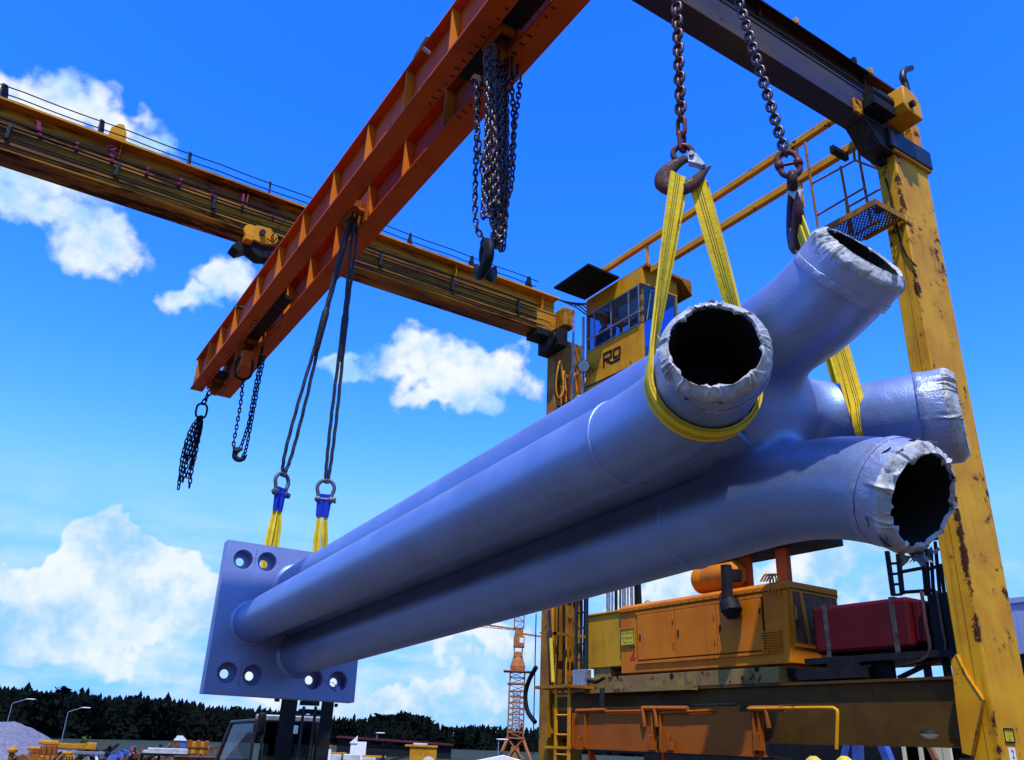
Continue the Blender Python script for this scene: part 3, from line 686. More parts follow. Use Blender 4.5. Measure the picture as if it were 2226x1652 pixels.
# hook seen from the side
e_s = side_dir(H1); vd = (V((H1.x, H1.y, 0))-V((0, 0, 0))).normalized()
pxm = (H1-CAM).dot(Fw)/FPX
hk = thing('crane_hook', 'worn red lifting hook seen from the side with steel safety latch, holding a sling', 'hook', H1, 'red chain hooks')
hs = 96*pxm; hb = H1+e_s*(-.02*hs)+Zv*(.46*hs)
hpx = lambda x, y: H1+e_s*((1560+x/3.71)*.88687-1497)*pxm+Zv*(388-(300+y/3.71)*.88687)*pxm
HP = smoothpath([hpx(*q) for q in ((450, 262), (425, 300), (345, 352), (268, 440), (252, 530), (315, 592), (420, 604), (515, 562), (580, 490), (632, 432), (682, 396))], 5)
HR_ = [8, 11, 15, 20, 21, 20, 19, 15, 11, 7, 1.5]; HRs = [lerp(HR_[min(int(i/5), 9)], HR_[min(int(i/5)+1, 10)], i/5-int(i/5)) if i < len(HP)-1 else 1.5 for i in range(len(HP))]
b = MB(); b.tube(HP, [r_*pxm for r_ in HRs], 14, fup=vd, flat=(.62, 1.)); b.build('hook_body', 'hookred', hk, 50)
b = MB(); ey_ = hpx(432, 222); b.tube([ey_+(e_s*math.cos(t)+Zv*math.sin(t))*(20.5*pxm) for t in [2*math.pi*i/24 for i in range(24)]], 6.8*pxm, 10, closed=True, fup=vd); b.build('hook_eye', 'hookred', hk, 60)
b = MB(); b.prism([hpx(480, 345)-vd*.02, hpx(478, 265)-vd*.02, hpx(512, 248)-vd*.02, hpx(556, 270)-vd*.02, hpx(628, 398)-vd*.02, hpx(606, 408)-vd*.02, hpx(530, 366)-vd*.02], vd*.04); b.cyl(hpx(512, 272)-vd*.03, hpx(512, 272)+vd*.03, .012); b.build('safety_latch', 'grey_steel', hk, 30)
ch1 = thing('load_chain', 'heavy rusty brown load chain running straight up from the open red hook', 'chain', H1, 'heavy load chains')
top1 = ey_+Zv*(20*pxm); q = CAM+ray(1470, 0)*((top1-CAM).dot(vd)/ray(1470, 0).dot(vd)); dd = (q-top1).normalized()
c_end = top1+dd*((bz(top1.y)-.05-top1.z)/dd.z)
link_chain(ch1, top1-dd*.02, top1+dd*.16, .085, .055, .02, 'hookred', 1, .2)
link_chain(ch1, top1+dd*.15, c_end, .044, .060, .018, 'chain_rust', 2, .35)
# second chain: coupling link and the hook seen edge-on
e2s = side_dir(H2); vd2 = V((H2.x, H2.y, 0)).normalized(); pxm2 = (H2-CAM).dot(Fw)/FPX
hk2 = thing('crane_hook', 'dark red lifting hook seen edge on, hanging from a ring shaped coupling link', 'hook', H2, 'red chain hooks')
hs2 = 106*pxm2; rotd = (vd2*-.992+e2s*.12).normalized(); nr = rotd.cross(Zv)
hb2 = H2+Zv*(.30*hs2)-rotd*(.10*hs2)+e2s*(.02*hs2)
hook_mb(hb2, rotd, hs2*1.05, nr).build('hook_body', 'hook_dark', hk2, 50)
b = MB(); b.tube([hb2+Zv*(.72*hs2)+(rotd*math.cos(t)+Zv*math.sin(t))*(.20*hs2) for t in [2*math.pi*i/24 for i in range(24)]], .095*hs2, 10, closed=True, fup=nr); b.build('hook_eye', 'hook_dark', hk2, 60)
b = MB(); q0 = hb2+Zv*(.42*hs2)-vd2*(.10*hs2)+e2s*.01; b.prism([q0-e2s*.16*hs2+Zv*.06*hs2, q0+e2s*.18*hs2+Zv*.06*hs2, q0+e2s*.02*hs2-Zv*.24*hs2], vd2*.012); b.build('safety_latch', 'grey_steel', hk2, 30)
cpl = hb2+Zv*(1.03*hs2)
ch2 = thing('load_chain', 'heavy dark load chain slanting up to the left from the edge on hook', 'chain', H2, 'heavy load chains')
q = CAM+ray(1605, 0)*((cpl-CAM).dot(vd2)/ray(1605, 0).dot(vd2)); dd = (q-cpl).normalized(); c_end = cpl+dd*((bz(cpl.y)-.05-cpl.z)/dd.z)
b = MB(); lc = cpl+dd*(.20*hs2); b.tube(stadium(lc, dd, e2s, .54*hs2, .52*hs2, .13*hs2, 10), .064*hs2, 12, closed=True, fup=vd2); b.cyl(lc-e2s*.29*hs2, lc+e2s*.29*hs2, .035*hs2)
for s in (-1, 1): b.lathe(lc+e2s*(s*.195*hs2)-dd*.09*hs2, dd, [(0, .064*hs2), (.02*hs2, .095*hs2), (.16*hs2, .095*hs2), (.18*hs2, .064*hs2)], 12)
b.build('coupling_link', 'hookred', ch2, 60)
link_chain(ch2, lc+dd*(.26*hs2), c_end, .046, .064, .019, 'chain', 4, .5)
# ------------------------------------------------------------------ wire rope slings, shackles and sleeved slings at the plate end
PB = V((2.97, 8.66, bz(8.66)+.10))
def shackle(c, sd, size, label):
    o = thing('bow_shackle', label, 'shackle', c, 'bow shackles above the end plate'); r = size
    pts = [c+sd*(-.62*r), c+sd*(-.66*r)+Zv*.5*r]+[c+Zv*1.15*r+(sd*math.cos(a)+Zv*math.sin(a))*(.82*r) for a in [math.pi*1.08-math.pi*1.16*i/10 for i in range(11)]]+[c+sd*(.66*r)+Zv*.5*r, c+sd*(.62*r)]
    b = MB(); b.tube(smoothpath(pts, 3), .19*r, 10); b.build('bow', 'shackle', o, 60)
    b = MB(); b.cyl(c-sd*.95*r, c+sd*.95*r, .2*r, 12)
    for s in (-1, 1): b.lathe(c+sd*(s*.62*r-.2*r), sd, [(0, .26*r), (.05*r, .33*r), (.35*r, .33*r), (.4*r, .26*r)], 16)
    b.lathe(c+sd*.9*r, sd, [(0, .3*r), (.22*r, .3*r)], 6); b.build('pin', 'shackle', o, 40); return o
sd_r = side_dir(PB)
CR = at(705, 1086, Y=8.93); CL = at(609, 1072, Y=8.98)
sdl = (sd_r*.72+V((sd_r.y, -sd_r.x, 0))*-.69).normalized()
for c, sd, lab, rl, sll, off, tw in ((CR, sd_r, 'grey bow shackle seen face on, holding the right hand blue sleeved sling', 'dark wire rope sling dropping nearly straight to the shackle seen face on', 'yellow sling with blue sleeve nearest the pipes, behind the top edge of the plate', .05, 0),
                                     (CL, sdl, 'grey bow shackle turned sideways, holding the left hand blue sleeved sling', 'grey wire rope sling slanting down to the sideways shackle', 'yellow sling with blue sleeve above the middle of the plate top edge', -.05, 1)):
    r = .115; shackle(c, sd, r, lab)
    t = thing('wire_rope_sling', rl, 'wire rope sling', c+Zv*r*1.9, 'wire rope slings')
    a0 = PB+V((off*.6, 0, .02)); e0 = c+Zv*(1.9*r)
    for s in (-1, 1):
        pts = [a0+V((0, s*.05, 0)), lerp(a0, e0, .12)+sd*(s*.03), lerp(a0, e0, .35)+sd*(s*.016), lerp(a0, e0, .5)+sd*(s*.02), lerp(a0, e0, .75)+sd*(s*(.05 if tw else .03)), lerp(a0, e0, .93)+sd*(s*(.05 if tw else .025)), e0+sd*(s*.01)-Zv*.03]
        pp_ = smoothpath(pts, 10)
        for h in range(3):
            b = MB(); q_ = []
            for i, p in enumerate(pp_):
                tt = (pp_[min(i+1, len(pp_)-1)]-pp_[max(i-1, 0)]).normalized(); u = tt.cross(V((0, 1, 0))).normalized(); w_ = tt.cross(u); a = i*.55+h*2.094; q_.append(p+(u*math.cos(a)+w_*math.sin(a))*.0095)
            b.tube(q_, .0125, 7); b.build('strand', 'rope', t, 60)
    b = MB(); b.tube([lerp(a0, e0, .40), lerp(a0, e0, .42), lerp(a0, e0, .56), lerp(a0, e0, .58)], [.028, .046, .042, .028], 10); b.build('splice_sleeve', 'dark_steel', t, 50)
    t = thing('sleeved_sling', sll, 'lifting sling', c, 'blue sleeved yellow slings at the plate')
    for s in (-1, 1):
        b = MB(); p = [c+sd*(s*.036)+Zv*.06, c+sd*(s*.036)-Zv*.05, c+sd*(s*.034)-Zv*.20]; b.tube(p, [.05, .045, .038], 12, flat=(.35, .95) if not tw else (.6, .8), fup=sd.cross(Zv)); b.build('sleeve', 'sleeve', t, 50)
        low = at(694+8.5*s, 1215, Y=8.97) if not tw else at(588+8.5*s, 1200, Y=9.0)
        b = MB(); f0 = c+sd*(s*.033)-Zv*.18; mid = lerp(f0, low, .5)+sd*(s*.004); wds = [sd_r, (sd_r*.95+V((0, .3*s, 0))), sd_r*.9+V((0, .45*s, 0)), sd_r]
        P_ = smoothpath([f0, lerp(f0, low, .3), mid, low, low-Zv*.35], 6)
        b.ribbon(P_, [sd_r+V((0, .5*s*math.sin(i/len(P_)*3), 0)) for i in range(len(P_))], [lerp(.05, .082, min(1, i/12)) for i in range(len(P_))], .012); b.build('webbing', 'web', t, 40)
# rear lug of the plate that the sleeved slings are reeved through
b = MB(); q = cf(CC[0]-.02, CC[1]+.42, TP+PTH); b.prism([q-E1*.7-E2*.08, q+E1*.45-E2*.08, q+E1*.45+E2*.08, q-E1*.7+E2*.08], Dp*.22); b.build('rear_lug', 'plate', colm)
# ------------------------------------------------------------------ chain bundles under the beam
def bundle(name, label, top, strands, pitch, width, d, mat):
    o = thing(name, label, 'chain bundle', top, None)
    for i, s in enumerate(strands): strand(s, pitch, width, d, i+3).build('chain_strand', mat, o, 60)
    return o
# large bundle with two hooks
mt_ = at(1085, 120, X=3.0); mt_.z = bz(mt_.y)-.05; ey0 = mt_.y
def mp(u, v_, dy=0.): return at(u, v_, Y=ey0+dy)
random.seed(11); S = []
S += [smoothpath([mp(1037, 178, -.12), mp(1036, 250, -.12), mp(1048, 372, -.1), mp(1068, 470, -.1), mp(1078, 525, -.1)], 8),
      smoothpath([mp(1042, 175, .05), mp(1035, 330, .05), mp(1034, 480, .05), mp(1052, 520, 0)], 8),
      smoothpath([mp(1132, 170, -.05), mp(1118, 280, -.05), mp(1104, 400, -.05), mp(1096, 500, -.05), mp(1080, 528, -.03)], 8),
      smoothpath([mp(1112, 160, .1), mp(1117, 300, .1), mp(1112, 400, .1), mp(1102, 425, .1), mp(1098, 330, .1), mp(1090, 160, .1)], 8)]
for i in range(10):
    u0 = random.uniform(1052, 1118); u1 = random.uniform(1052, 1098); vb = random.uniform(395, 535); dy = random.uniform(-.2, .2); um = (u0+u1)/2+random.uniform(-8, 8)
    S.append(smoothpath([mp(u0, 120, dy), mp(lerp(u0, um, .5), (120+vb)/2, dy), mp(um-3, vb-12, dy), mp(um+3, vb, dy), mp(um+9, vb-15, dy), mp(lerp(u1, um, .4)+8, (120+vb)/2, dy), mp(u1+4, 110, dy)], 8))
bd = bundle('chain_bundle', 'largest bundle of looped dark chains, with two hooks at its bottom, under the beam', mt_, S, .062, .056, .018, 'chain')
for (u, v_, dy, sgn) in ((1050, 522, -.05, -1), (1068, 528, .05, 1)):
    t0 = mp(u, v_, dy); vv = V((t0.x, t0.y, 0)).normalized(); ss = side_dir(t0); rd = (vv*.9+ss*(.35*sgn)).normalized()
    hook_mb(t0-Zv*.17, rd, .26, rd.cross(Zv)).build('hook', 'black', bd, 50)
t0 = mp(1076, 512, 0); b = MB(); b.tube([t0-side_dir(t0)*.04, t0+side_dir(t0)*.06], [.03, .005], 8); b.build('hook_latch', 'grey_steel', bd, 40)
for (u, v_, dy) in ((1062, 160, -.1), (1120, 140, .05), (1075, 120, 0), (1098, 100, .1)):
    p = mp(u, v_, dy); b = MB(); ss = side_dir(p); b.tube(stadium(p, Zv, (ss*.7+V((0, .7, 0))).normalized(), .26, .14, .03, 8), .019, 8, closed=True); b.tube(stadium(p+Zv*.22, Zv, (ss*-.7+V((0, .7, 0))).normalized(), .22, .13, .03, 8), .019, 8, closed=True); b.build('suspension_ring', 'hookred', bd, 60)
b = MB(); p = mp(1060, 185, -.1); b.prism([p+V((-.16, 0, 0)), p+V((.12, 0, .02)), p+V((.14, 0, .10)), p+V((-.14, 0, .06))], (0, .05, 0)); b.cyl(mp(1063, 205, -.1), mp(1063, 225, -.1), .035); b.build('chain_shortener', 'hookred', bd, 40)
# end bundle
e0 = V((2.97, 15.42, bz(15.4)))
def ep(u, v_, dy=0.): return at(u, v_, Y=15.42+dy)
S = []
for i in range(7):
    u0 = 430+random.uniform(-9, 9); u1 = 402+(i-3)*4.6
    S.append(smoothpath([ep(437+(i-3)*.8, 905, (i-3)*.02), ep(lerp(436, u0, .8)+(i-3)*3.2, 935, (i-3)*.03), ep(lerp(u0, u1, .5)+(i-3)*2.2, 985, (i-3)*.03), ep(u1, 1060 if i in (0, 5) else random.uniform(1005, 1050), (i-3)*.03)], 8))
bd2 = bundle('chain_bundle', 'short bunched chains in a long ring below the far end of the beam', e0, S, .085, .075, .025, 'black')
link_chain(bd2, e0+V((0, 0, .02)), ep(441, 878), .10, .10, .03, 'black', 5)
b = MB(); p = ep(438, 893); b.tube(stadium(p, Zv, side_dir(p), .26, .22, .035, 8), .02, 8, closed=True); b.build('suspension_ring', 'black', bd2, 60)
# chain with a hook left of the wire ropes
f0 = at(548, 770, X=3.0)
def fp(u, v_, dy=0.): return at(u, v_, Y=f0.y+dy)
S = [smoothpath([fp(575, 775), fp(563, 830), fp(548, 910), fp(535, 975), fp(528, 990)], 8), smoothpath([fp(568, 775, .06), fp(555, 840, .06), fp(540, 920, .06), fp(524, 970, .06), fp(516, 975, .06)], 8),
     smoothpath([fp(528, 825), fp(524, 870), fp(514, 930), fp(508, 965), fp(512, 985), fp(522, 978)], 8), smoothpath([fp(570, 690, .1), fp(573, 740, .1), fp(560, 800, .1)], 8)]
bd3 = bundle('chain_bundle', 'looped black chain with a round eye hook, second from the far end of the beam', f0, S, .07, .062, .021, 'black')
b = MB(); p = fp(530, 800); b.tube(stadium(p, Zv, side_dir(p), .36, .30, .04, 8), .023, 8, closed=True); b.build('suspension_ring', 'black', bd3, 60)
b = MB(); b.box(p.x-.07, p.x+.09, p.y-.06, p.y+.06, p.z+.0, p.z+.3); b.build('hoist_block', 'beam_orange', bd3, 30, .02)
t0 = fp(524, 985); hook_mb(t0-Zv*.02, side_dir(t0), .16, V((t0.x, t0.y, 0)).normalized()).build('hook', 'black', bd3, 50)
# ------------------------------------------------------------------ gantry crane
def zz(x0, y0, s): return lambda x, y: ((x0+x/s)*.88687, (y0+y/s)*.88687)
z1 = zz(0, 0, 2.3595); z3 = zz(1600, 0, 2.3604); z5 = zz(1200, 560, 3.304); z7 = zz(1260, 1300, 1.7808)
y3 = zz(1080, 1440, 3.9059); y4 = zz(1300, 1380, 3.421); y5 = zz(1900, 1300, 2.9344); y6 = zz(1560, 300, 3.71); z4 = zz(400, 500, 2.2024)
gan = thing('gantry_crane', 'weathered yellow rail gantry crane with a glazed cab, spanning over the hanging steel column', 'gantry crane', (10.0, 9.6, 0))
LX0, LX1 = 9.6, 10.39
def leg(y0, y1):
    b = MB(); b.box(LX0, LX1, y0, y1, .35, 10.36); return b.build('leg', 'yellow', gan, 20, .012)
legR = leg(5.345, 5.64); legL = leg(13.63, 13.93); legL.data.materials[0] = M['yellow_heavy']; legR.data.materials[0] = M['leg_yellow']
b = MB()
for x in (LX0-.004,): b.box(x, x+.006, 5.47, 5.476, .4, 10.2)
b.build('weld_seam', 'yellow_heavy', legR)
b = MB(); b.box(LX0-.05, LX1+.05, 5.30, 5.69, 10.02, 10.06); b.build('cap_plate', 'yellow', legR)
# gusset on the foot of the right leg
gp = [at(*y5(x, y), X=LX0-.06) for x, y in ((1265, 940), (1300, 890), (1365, 1030), (1490, 1215), (1480, 1290), (1410, 1620), (1345, 1600), (1300, 1250))]
b = MB(); b.prism(gp, (.065, 0, 0)); b.build('gusset', 'yellow', legR, 0)
b = MB(); gp2 = [p+V((-.004, 0, 0)) for p in gp[1:6]]
b.tube(gp2, .006, 6); b.build('weld_seam', 'dirty_yellow', legR)
# sign and number plate on the right leg
def on_leg(x, y, d=0.): return at(*y5(x, y), Y=5.345-d)
def ysign(parent, c, ax, ay, w_, h_, nrm, lines):
    p = [c-ax*w_/2-ay*h_/2, c+ax*w_/2-ay*h_/2, c+ax*w_/2+ay*h_/2, c-ax*w_/2+ay*h_/2]
    b = MB(); b.prism(p, nrm*.006); o = b.build('warning_sign', M['sign_yellow'], parent, 0)
    b = MB(); f = nrm*.0105
    for s in (-1, 1):
        b.prism([c+ax*(s*w_*.46-.008)-ay*h_*.47+f, c+ax*(s*w_*.46+.008)-ay*h_*.47+f, c+ax*(s*w_*.46+.008)+ay*h_*.47+f, c+ax*(s*w_*.46-.008)+ay*h_*.47+f], nrm*.002)
        b.prism([c-ax*w_*.45+ay*(s*h_*.46-.008)+f, c+ax*w_*.45+ay*(s*h_*.46-.008)+f, c+ax*w_*.45+ay*(s*h_*.46+.008)+f, c-ax*w_*.45+ay*(s*h_*.46+.008)+f], nrm*.002)
    for i, t in enumerate(lines): b.text(t, h_*.2, c+ay*h_*(.27-.27*i)+f, ax, ay)
    b.build('sign_lettering', 'black', o, 0); return o
M['sign_yellow'] = plain('yellow_sign_enamel', (.62, .46, .03), .45, 0., .12)
M['red_letter'] = plain('red_sign_paint', (.50, .01, .02), .5, 0., .15)
a_, c_ = on_leg(1630, 1420), on_leg(1722, 1530)
ysign(legR, (a_+c_)/2+V((0, -.001, 0)), V((1, 0, 0)), Zv, (c_.x-a_.x), abs(a_.z-c_.z), V((0, -1, 0)), ['Benutzung', 'auf eigene', 'Gefahr'])
a_, c_ = on_leg(1672, 1562), on_leg(1735, 1660); cc_ = (a_+c_)/2
b = MB(); b.box(a_.x, c_.x, 5.337, 5.343, c_.z, a_.z); npl = b.build('number_plate', 'white', legR, 0)
b = MB(); b.text('2', (a_.z-c_.z)*.95, V((cc_.x, 5.334, cc_.z)), V((1, 0, 0)), Zv); b.build('number', 'red_letter', npl, 0)
# hanging cable on the right leg
b = MB(); b.tube(smoothpath([at(*z3(x, y), X=LX0-.02) for x, y in ((1345, 1030), (1375, 1130), (1400, 1260), (1430, 1380), (1470, 1480), (1525, 1540))], 5), .012, 6); b.build('cable', 'rubber', legR)
# main girders
def girder(yf, yb, x0, x1, low, up):
    g_ = MB(); yc = (yf+yb)/2; dw = (yb-yf)
    g_.box(x0, x1, yf, yb, 10.38, 10.41); g_.box(x0, x1, yf, yb, 10.84, 10.87)
    for y in (yf+.012, yb-.032): g_.box(x0, x1, y, y+.02, 10.411, 10.839)
    o = g_.build('girder', low, gan, 20)
    b = MB(); b.box(x0, x1, yc-.07, yc+.07, 10.872, 11.27); b.build('web', up, o, 0)
    b = MB(); b.box(x0, x1, yf-.02, yb+.02, 11.272, 11.31); b.build('top_flange', up, o, 0)
    x = x0+.6
    while x < x1-.3:
        for ya_, yb2 in ((yf+.03, yc-.071), (yc+.071, yb-.03)): b = MB(); b.box(x, x+.012, ya_, yb2, 10.873, 11.27); b.build('rib', up, o, 0)
        x += 2.2
    return o
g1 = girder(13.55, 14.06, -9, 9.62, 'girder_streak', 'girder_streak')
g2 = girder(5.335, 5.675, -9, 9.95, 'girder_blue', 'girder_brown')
# running cables along the girders
for z_, r_ in ((10.895, .022), (10.80, .016), (10.73, .013), (10.60, .012), (10.55, .012), (10.47, .016)):
    b = MB(); pts = [V((x, 13.55-.03-r_, z_+.012*math.sin(x*1.3+z_*9))) for x in np.arange(-9, 9.5, .75)]; b.tube(pts, r_, 6); b.build('cable', 'rubber', g1)
for x in np.arange(-7.7, 9.4, 1.62): b = MB(); b.box(x, x+.05, 13.49, 13.549, 10.58, 10.90); b.build('cable_clamp', 'dark_steel', g1)
for z_, r_, y_ in ((10.99, .022, 5.37), (10.92, .018, 5.36), (11.24, .02, 5.30)):
    b = MB(); b.tube([V((x, y_, z_+.012*math.sin(x*1.7))) for x in np.arange(-9, 9.4, .7)], r_, 6); b.build('cable', 'rubber', g2)
# spray paint marks on the far girder
marks = [((225, 700), (235, 800), 30), ((450, 820), (440, 880), 22), ((650, 880), (645, 950), 25), ((860, 965), (840, 1030), 22), ((1050, 1030), (1025, 1090), 26), ((1225, 1100), (1228, 1150), 22), ((1410, 1120), (1400, 1230), 22), ((1240, 1195), (1238, 1230), 16), ((1575, 1240), (1578, 1280), 16)]
for (p, q, wd_) in marks:
    a_, c_ = at(*z1(*p), Y=13.538), at(*z1(*q), Y=13.538); hw = wd_*.0013
    b = MB(); rnd = random.Random(p[0]); n = 7
    L_ = [V((lerp(a_.x, c_.x, i/n)-hw*rnd.uniform(.6, 1.1), 13.537, lerp(a_.z, c_.z, i/n))) for i in range(n+1)]; R_ = [V((lerp(a_.x, c_.x, i/n)+hw*rnd.uniform(.6, 1.1), 13.537, lerp(a_.z, c_.z, i/n))) for i in range(n+1)]
    b.add(L_+R_, [(i, i+n+1, i+n+2, i+1) for i in range(n)]); b.build('paint_mark', 'pink', g1, 0)
b = MB(); a_ = at(*z1(660, 870), Y=13.537)
b.tube([a_+V((x, 0, z)) for x, z in ((-.13, .03), (-.05, .07), (.03, .06), (-.02, 0), (-.08, -.03), (.02, -.05), (.12, -.06))], .016, 5); b.build('paint_mark', 'pink', g1, 0)
# three conductor wires on brackets above the far girder
for i, (y_, z_) in enumerate(((13.62, 11.60), (13.72, 11.52), (13.9, 11.46), (13.98, 11.62))):
    b = MB(); b.tube([V((x, y_, z_-.02*math.sin(((x+7.7) % 1.62)/1.62*math.pi))) for x in np.arange(-9, 9.3, .27)], .011 if i < 3 else .006, 5); b.build('conductor_wire', 'rubber', g1)
xs_ = [at(*z1(x, y), Y=13.7).x for x, y in ((585, 735), (1127, 915), (1563, 1085))]
dx_ = (xs_[2]-xs_[0])/2
for i in range(-4, 7):
    x = xs_[0]+dx_*i
    if x > 9.4: break
    b = MB(); b.prism([(x-.02, 13.58, 11.312), (x-.045, 13.6, 11.42), (x-.045, 13.66, 11.66), (x, 13.8, 11.74), (x+.03, 13.95, 11.66), (x+.045, 13.95, 11.42), (x+.02, 13.95, 11.312)], (.03, 0, 0)); b.build('wire_bracket', 'black', g1, 0)
b = MB(); pl = [at(*z1(x, y), Y=13.75) for x, y in ((628, 775), (645, 735), (690, 715), (718, 722), (732, 770), (735, 818))]; pl[-1].z = 11.312; pl = [V((pl[0].x, 13.75, 11.312))]+pl; b.prism(pl, (0, .10, 0)); b.build('end_stop', 'yellow', g1, 0)
# bolts on top of the near girder
for p in ((825, 100), (1160, 325), (1255, 400)):
    a_ = at(*z3(*p), Y=5.34); b = MB(); b.box(a_.x-.03, a_.x+.03, 5.31, 5.37, 11.313, 11.42); b.build('stop_block', 'yellow' if p[0] != 1160 else 'black', g2, 0, .008)
# head joint and winch housing over the right leg
b = MB(); b.prism([(9.0, 5.34, 10.376), (9.3, 5.34, 10.03), (9.62, 5.34, 10.0), (9.62, 5.34, 10.376)], (0, .33, 0)); b.box(9.45, 10.45, 5.28, 5.70, 10.065, 10.375); b.build('head_joint', 'dark_steel', gan, 0, .01)
wa, wb = at(*z3(1400, 505), Y=5.10), at(*z3(1530, 720), Y=5.10)
b = MB(); b.prism([V((wa.x, 5.0, wb.z+.14)), V((wa.x+.05, 5.0, wb.z+.03)), V((wb.x, 5.0, wb.z)), V((wb.x, 5.0, wa.z-.13)), V((wb.x-.12, 5.0, wa.z-.02)), V((wa.x+.04, 5.0, wa.z))], (0, .62, 0)); wh = b.build('winch_housing', 'yellow', gan, 20, .02)
b = MB(); b.tube([V((wb.x-.28, 5.02, wb.z+.14)), V((wb.x-.28, 4.94, wb.z+.14))], .05, 10); b.build('shaft_end', 'black', wh)
b = MB(); b.cyl((wa.x-.32, 5.3, (wa.z+wb.z)/2), (wa.x, 5.3, (wa.z+wb.z)/2), .16, 16); b.cyl((wa.x-.5, 5.22, wb.z+.2), (wa.x-.02, 5.22, wb.z+.2), .09, 12); b.box(wa.x-.55, wa.x-.05, 5.12, 5.5, wb.z-.06, wb.z+.08); b.build('winch_drum', 'black', wh, 30)
b = MB(); a_ = at(*z3(1180, 610), Y=5.3); b.box(a_.x-.05, a_.x+.12, 5.29, 5.334, a_.z-.12, a_.z+.12); b.build('bracket', 'yellow', wh, 0, .01)
b = MB(); pq = [at(*z3(x, y), Y=5.45) for x, y in ((1475, 560), (1462, 490), (1448, 455), (1448, 425), (1462, 405), (1492, 395))]; b.tube(smoothpath(pq, 5), .055, 12); b.build('exhaust_pipe', 'dark_steel', gan, 40)
b = MB(); b.box(10.2, 10.42, 5.36, 5.66, 9.7, 10.9); b.build('rear_strut', 'yellow', gan, 0, .01)
# tie rails between the girders
def ybar(name, pa, pb, X, w_, h_, mat, par=gan, drop=0):
    a_, c_ = at(*pa, X=X), at(*pb, X=X); z_ = (a_.z+c_.z)/2
    b = MB(); b.box(X-w_/2, X+w_/2, c_.y, a_.y, z_-h_/2, z_+h_/2); return b.build(name, mat, par, 0, .008)
b = MB(); b.box(9.55, 9.65, 5.68, 12.5, 11.17, 11.29); tie = b.build('tie_rail', 'yellow', gan, 0, .008)
b = MB(); b.box(9.55, 9.65, 5.68, 10.45, 10.47, 10.60); b.build('tie_rail', 'yellow', gan, 0, .008)
for y_, z0 in ((10.58, 10.62), (6.95, 10.0)):
    b = MB(); b.box(9.575, 9.625, y_-.025, y_+.025, z0, 11.169); b.build('rail_post', 'yellow', gan, 0)
# access platform with railing at the right leg
def rp(x, y, X=9.35): return at(*y6(x, y), X=X)
rail = MB().tube([rp(1590, 560), rp(1990, 345)], .016, 8).build('platform_railing', 'yellow_heavy', gan, 60)
for a_, c_ in (((1645, 845), (2080, 590)), ((1925, 770), (2226, 600)), ((1990, 345), (2200, 425)), ((1990, 1025), (2135, 935)), ((2135, 935), (2226, 890))): b = MB(); b.tube([rp(*a_), rp(*c_)], .016, 8); b.build('rail', 'yellow_heavy', rail, 60)
for a_, c_ in (((1530, 180), (1660, 1000)), ((1855, 400), (1970, 1030)), ((2030, 350), (2140, 940)), ((1905, 700), (1940, 1010)), ((1975, 260), (1985, 345)), ((2020, 240), (2030, 350))):
    b = MB(); b.tube([rp(*a_), rp(*c_)], .02, 8); b.build('post', 'yellow_heavy', rail, 60)
b = MB(); b.box(9.25, 9.6, 6.05, 6.12, 10.35, 10.47); b.build('bracket', 'black', rail)
pz = at(*z3(1290, 1330), X=9.5).z
def gratemat():
    m, N, b = mat_base('open_mesh_grating'); p = position(N)
    w1 = N.new('ShaderNodeSeparateXYZ'); N.l.new(p, w1.inputs[0])
    fx = N.math('FRACT', N.math('MULTIPLY', N.math('ADD', w1.outputs[0], w1.outputs[1]), 18.)); fy = N.math('FRACT', N.math('MULTIPLY', N.math('SUBTRACT', w1.outputs[0], w1.outputs[1]), 18.))
    a = N.math('MAXIMUM', N.math('LESS_THAN', fx, .42), N.math('LESS_THAN', fy, .42))
    setin(N, b, 'Base Color', (.01, .02, .12, 1)); N.l.new(a, b.inputs['Alpha']); setin(N, b, 'Roughness', .6); return m
M['grate'] = gratemat()
ga = [at(*z3(x, y), Z=pz) for x, y in ((1180, 1360), (1270, 1320), (1365, 1385), (1375, 1480))]
b = MB(); b.box(8.95, 9.595, 5.36, 6.55, pz, pz+.006); pf = b.build('platform', 'grate', gan, 0)
b = MB(); b.box(8.93, 8.95, 5.34, 6.57, pz-.03, pz+.06); b.box(8.951, 9.59, 6.551, 6.571, pz-.03, pz+.06); b.box(8.951, 9.59, 5.34, 5.359, pz-.03, pz+.06); b.build('platform_edge', 'yellow_heavy', pf)
b = MB(); a_ = at(*z3(1390, 1290), X=9.55); b.tube([a_+V((0, .45, -.02)), a_, a_+V((0, -.14, 0))], .035, 10); b.build('pipe_stub', 'yellow_heavy', gan, 40)
for p in ((1315, 1205), (1335, 930)):
    a_ = at(*z3(*p), X=9.55); b = MB(); b.box(a_.x-.05, a_.x+.05, a_.y-.03, a_.y+.08, a_.z-.05, a_.z+.04); b.build('bracket', 'black', gan, 0, .01)
# sill beam between the legs
b = MB(); b.box(9.72, 10.28, 5.645, 13.625, 2.28, 2.95); b.box(9.66, 10.34, 5.645, 13.625, 2.951, 2.985); b.box(9.66, 10.34, 5.645, 13.625, 2.24, 2.279)
b.build('sill_beam', 'sill_paint', gan, 0)
b = MB(); b.box(9.55, 10.45, 4.6, 14.6, .12, .62); b.build('bogie', 'yellow_heavy', gan, 0, .02)
for y_ in (4.9, 6.1, 13.2, 14.3):
    b = MB(); b.cyl((9.9, y_, .2), (10.1, y_, .2), .2, 20); b.build('wheel', 'dark_steel', gan, 30)
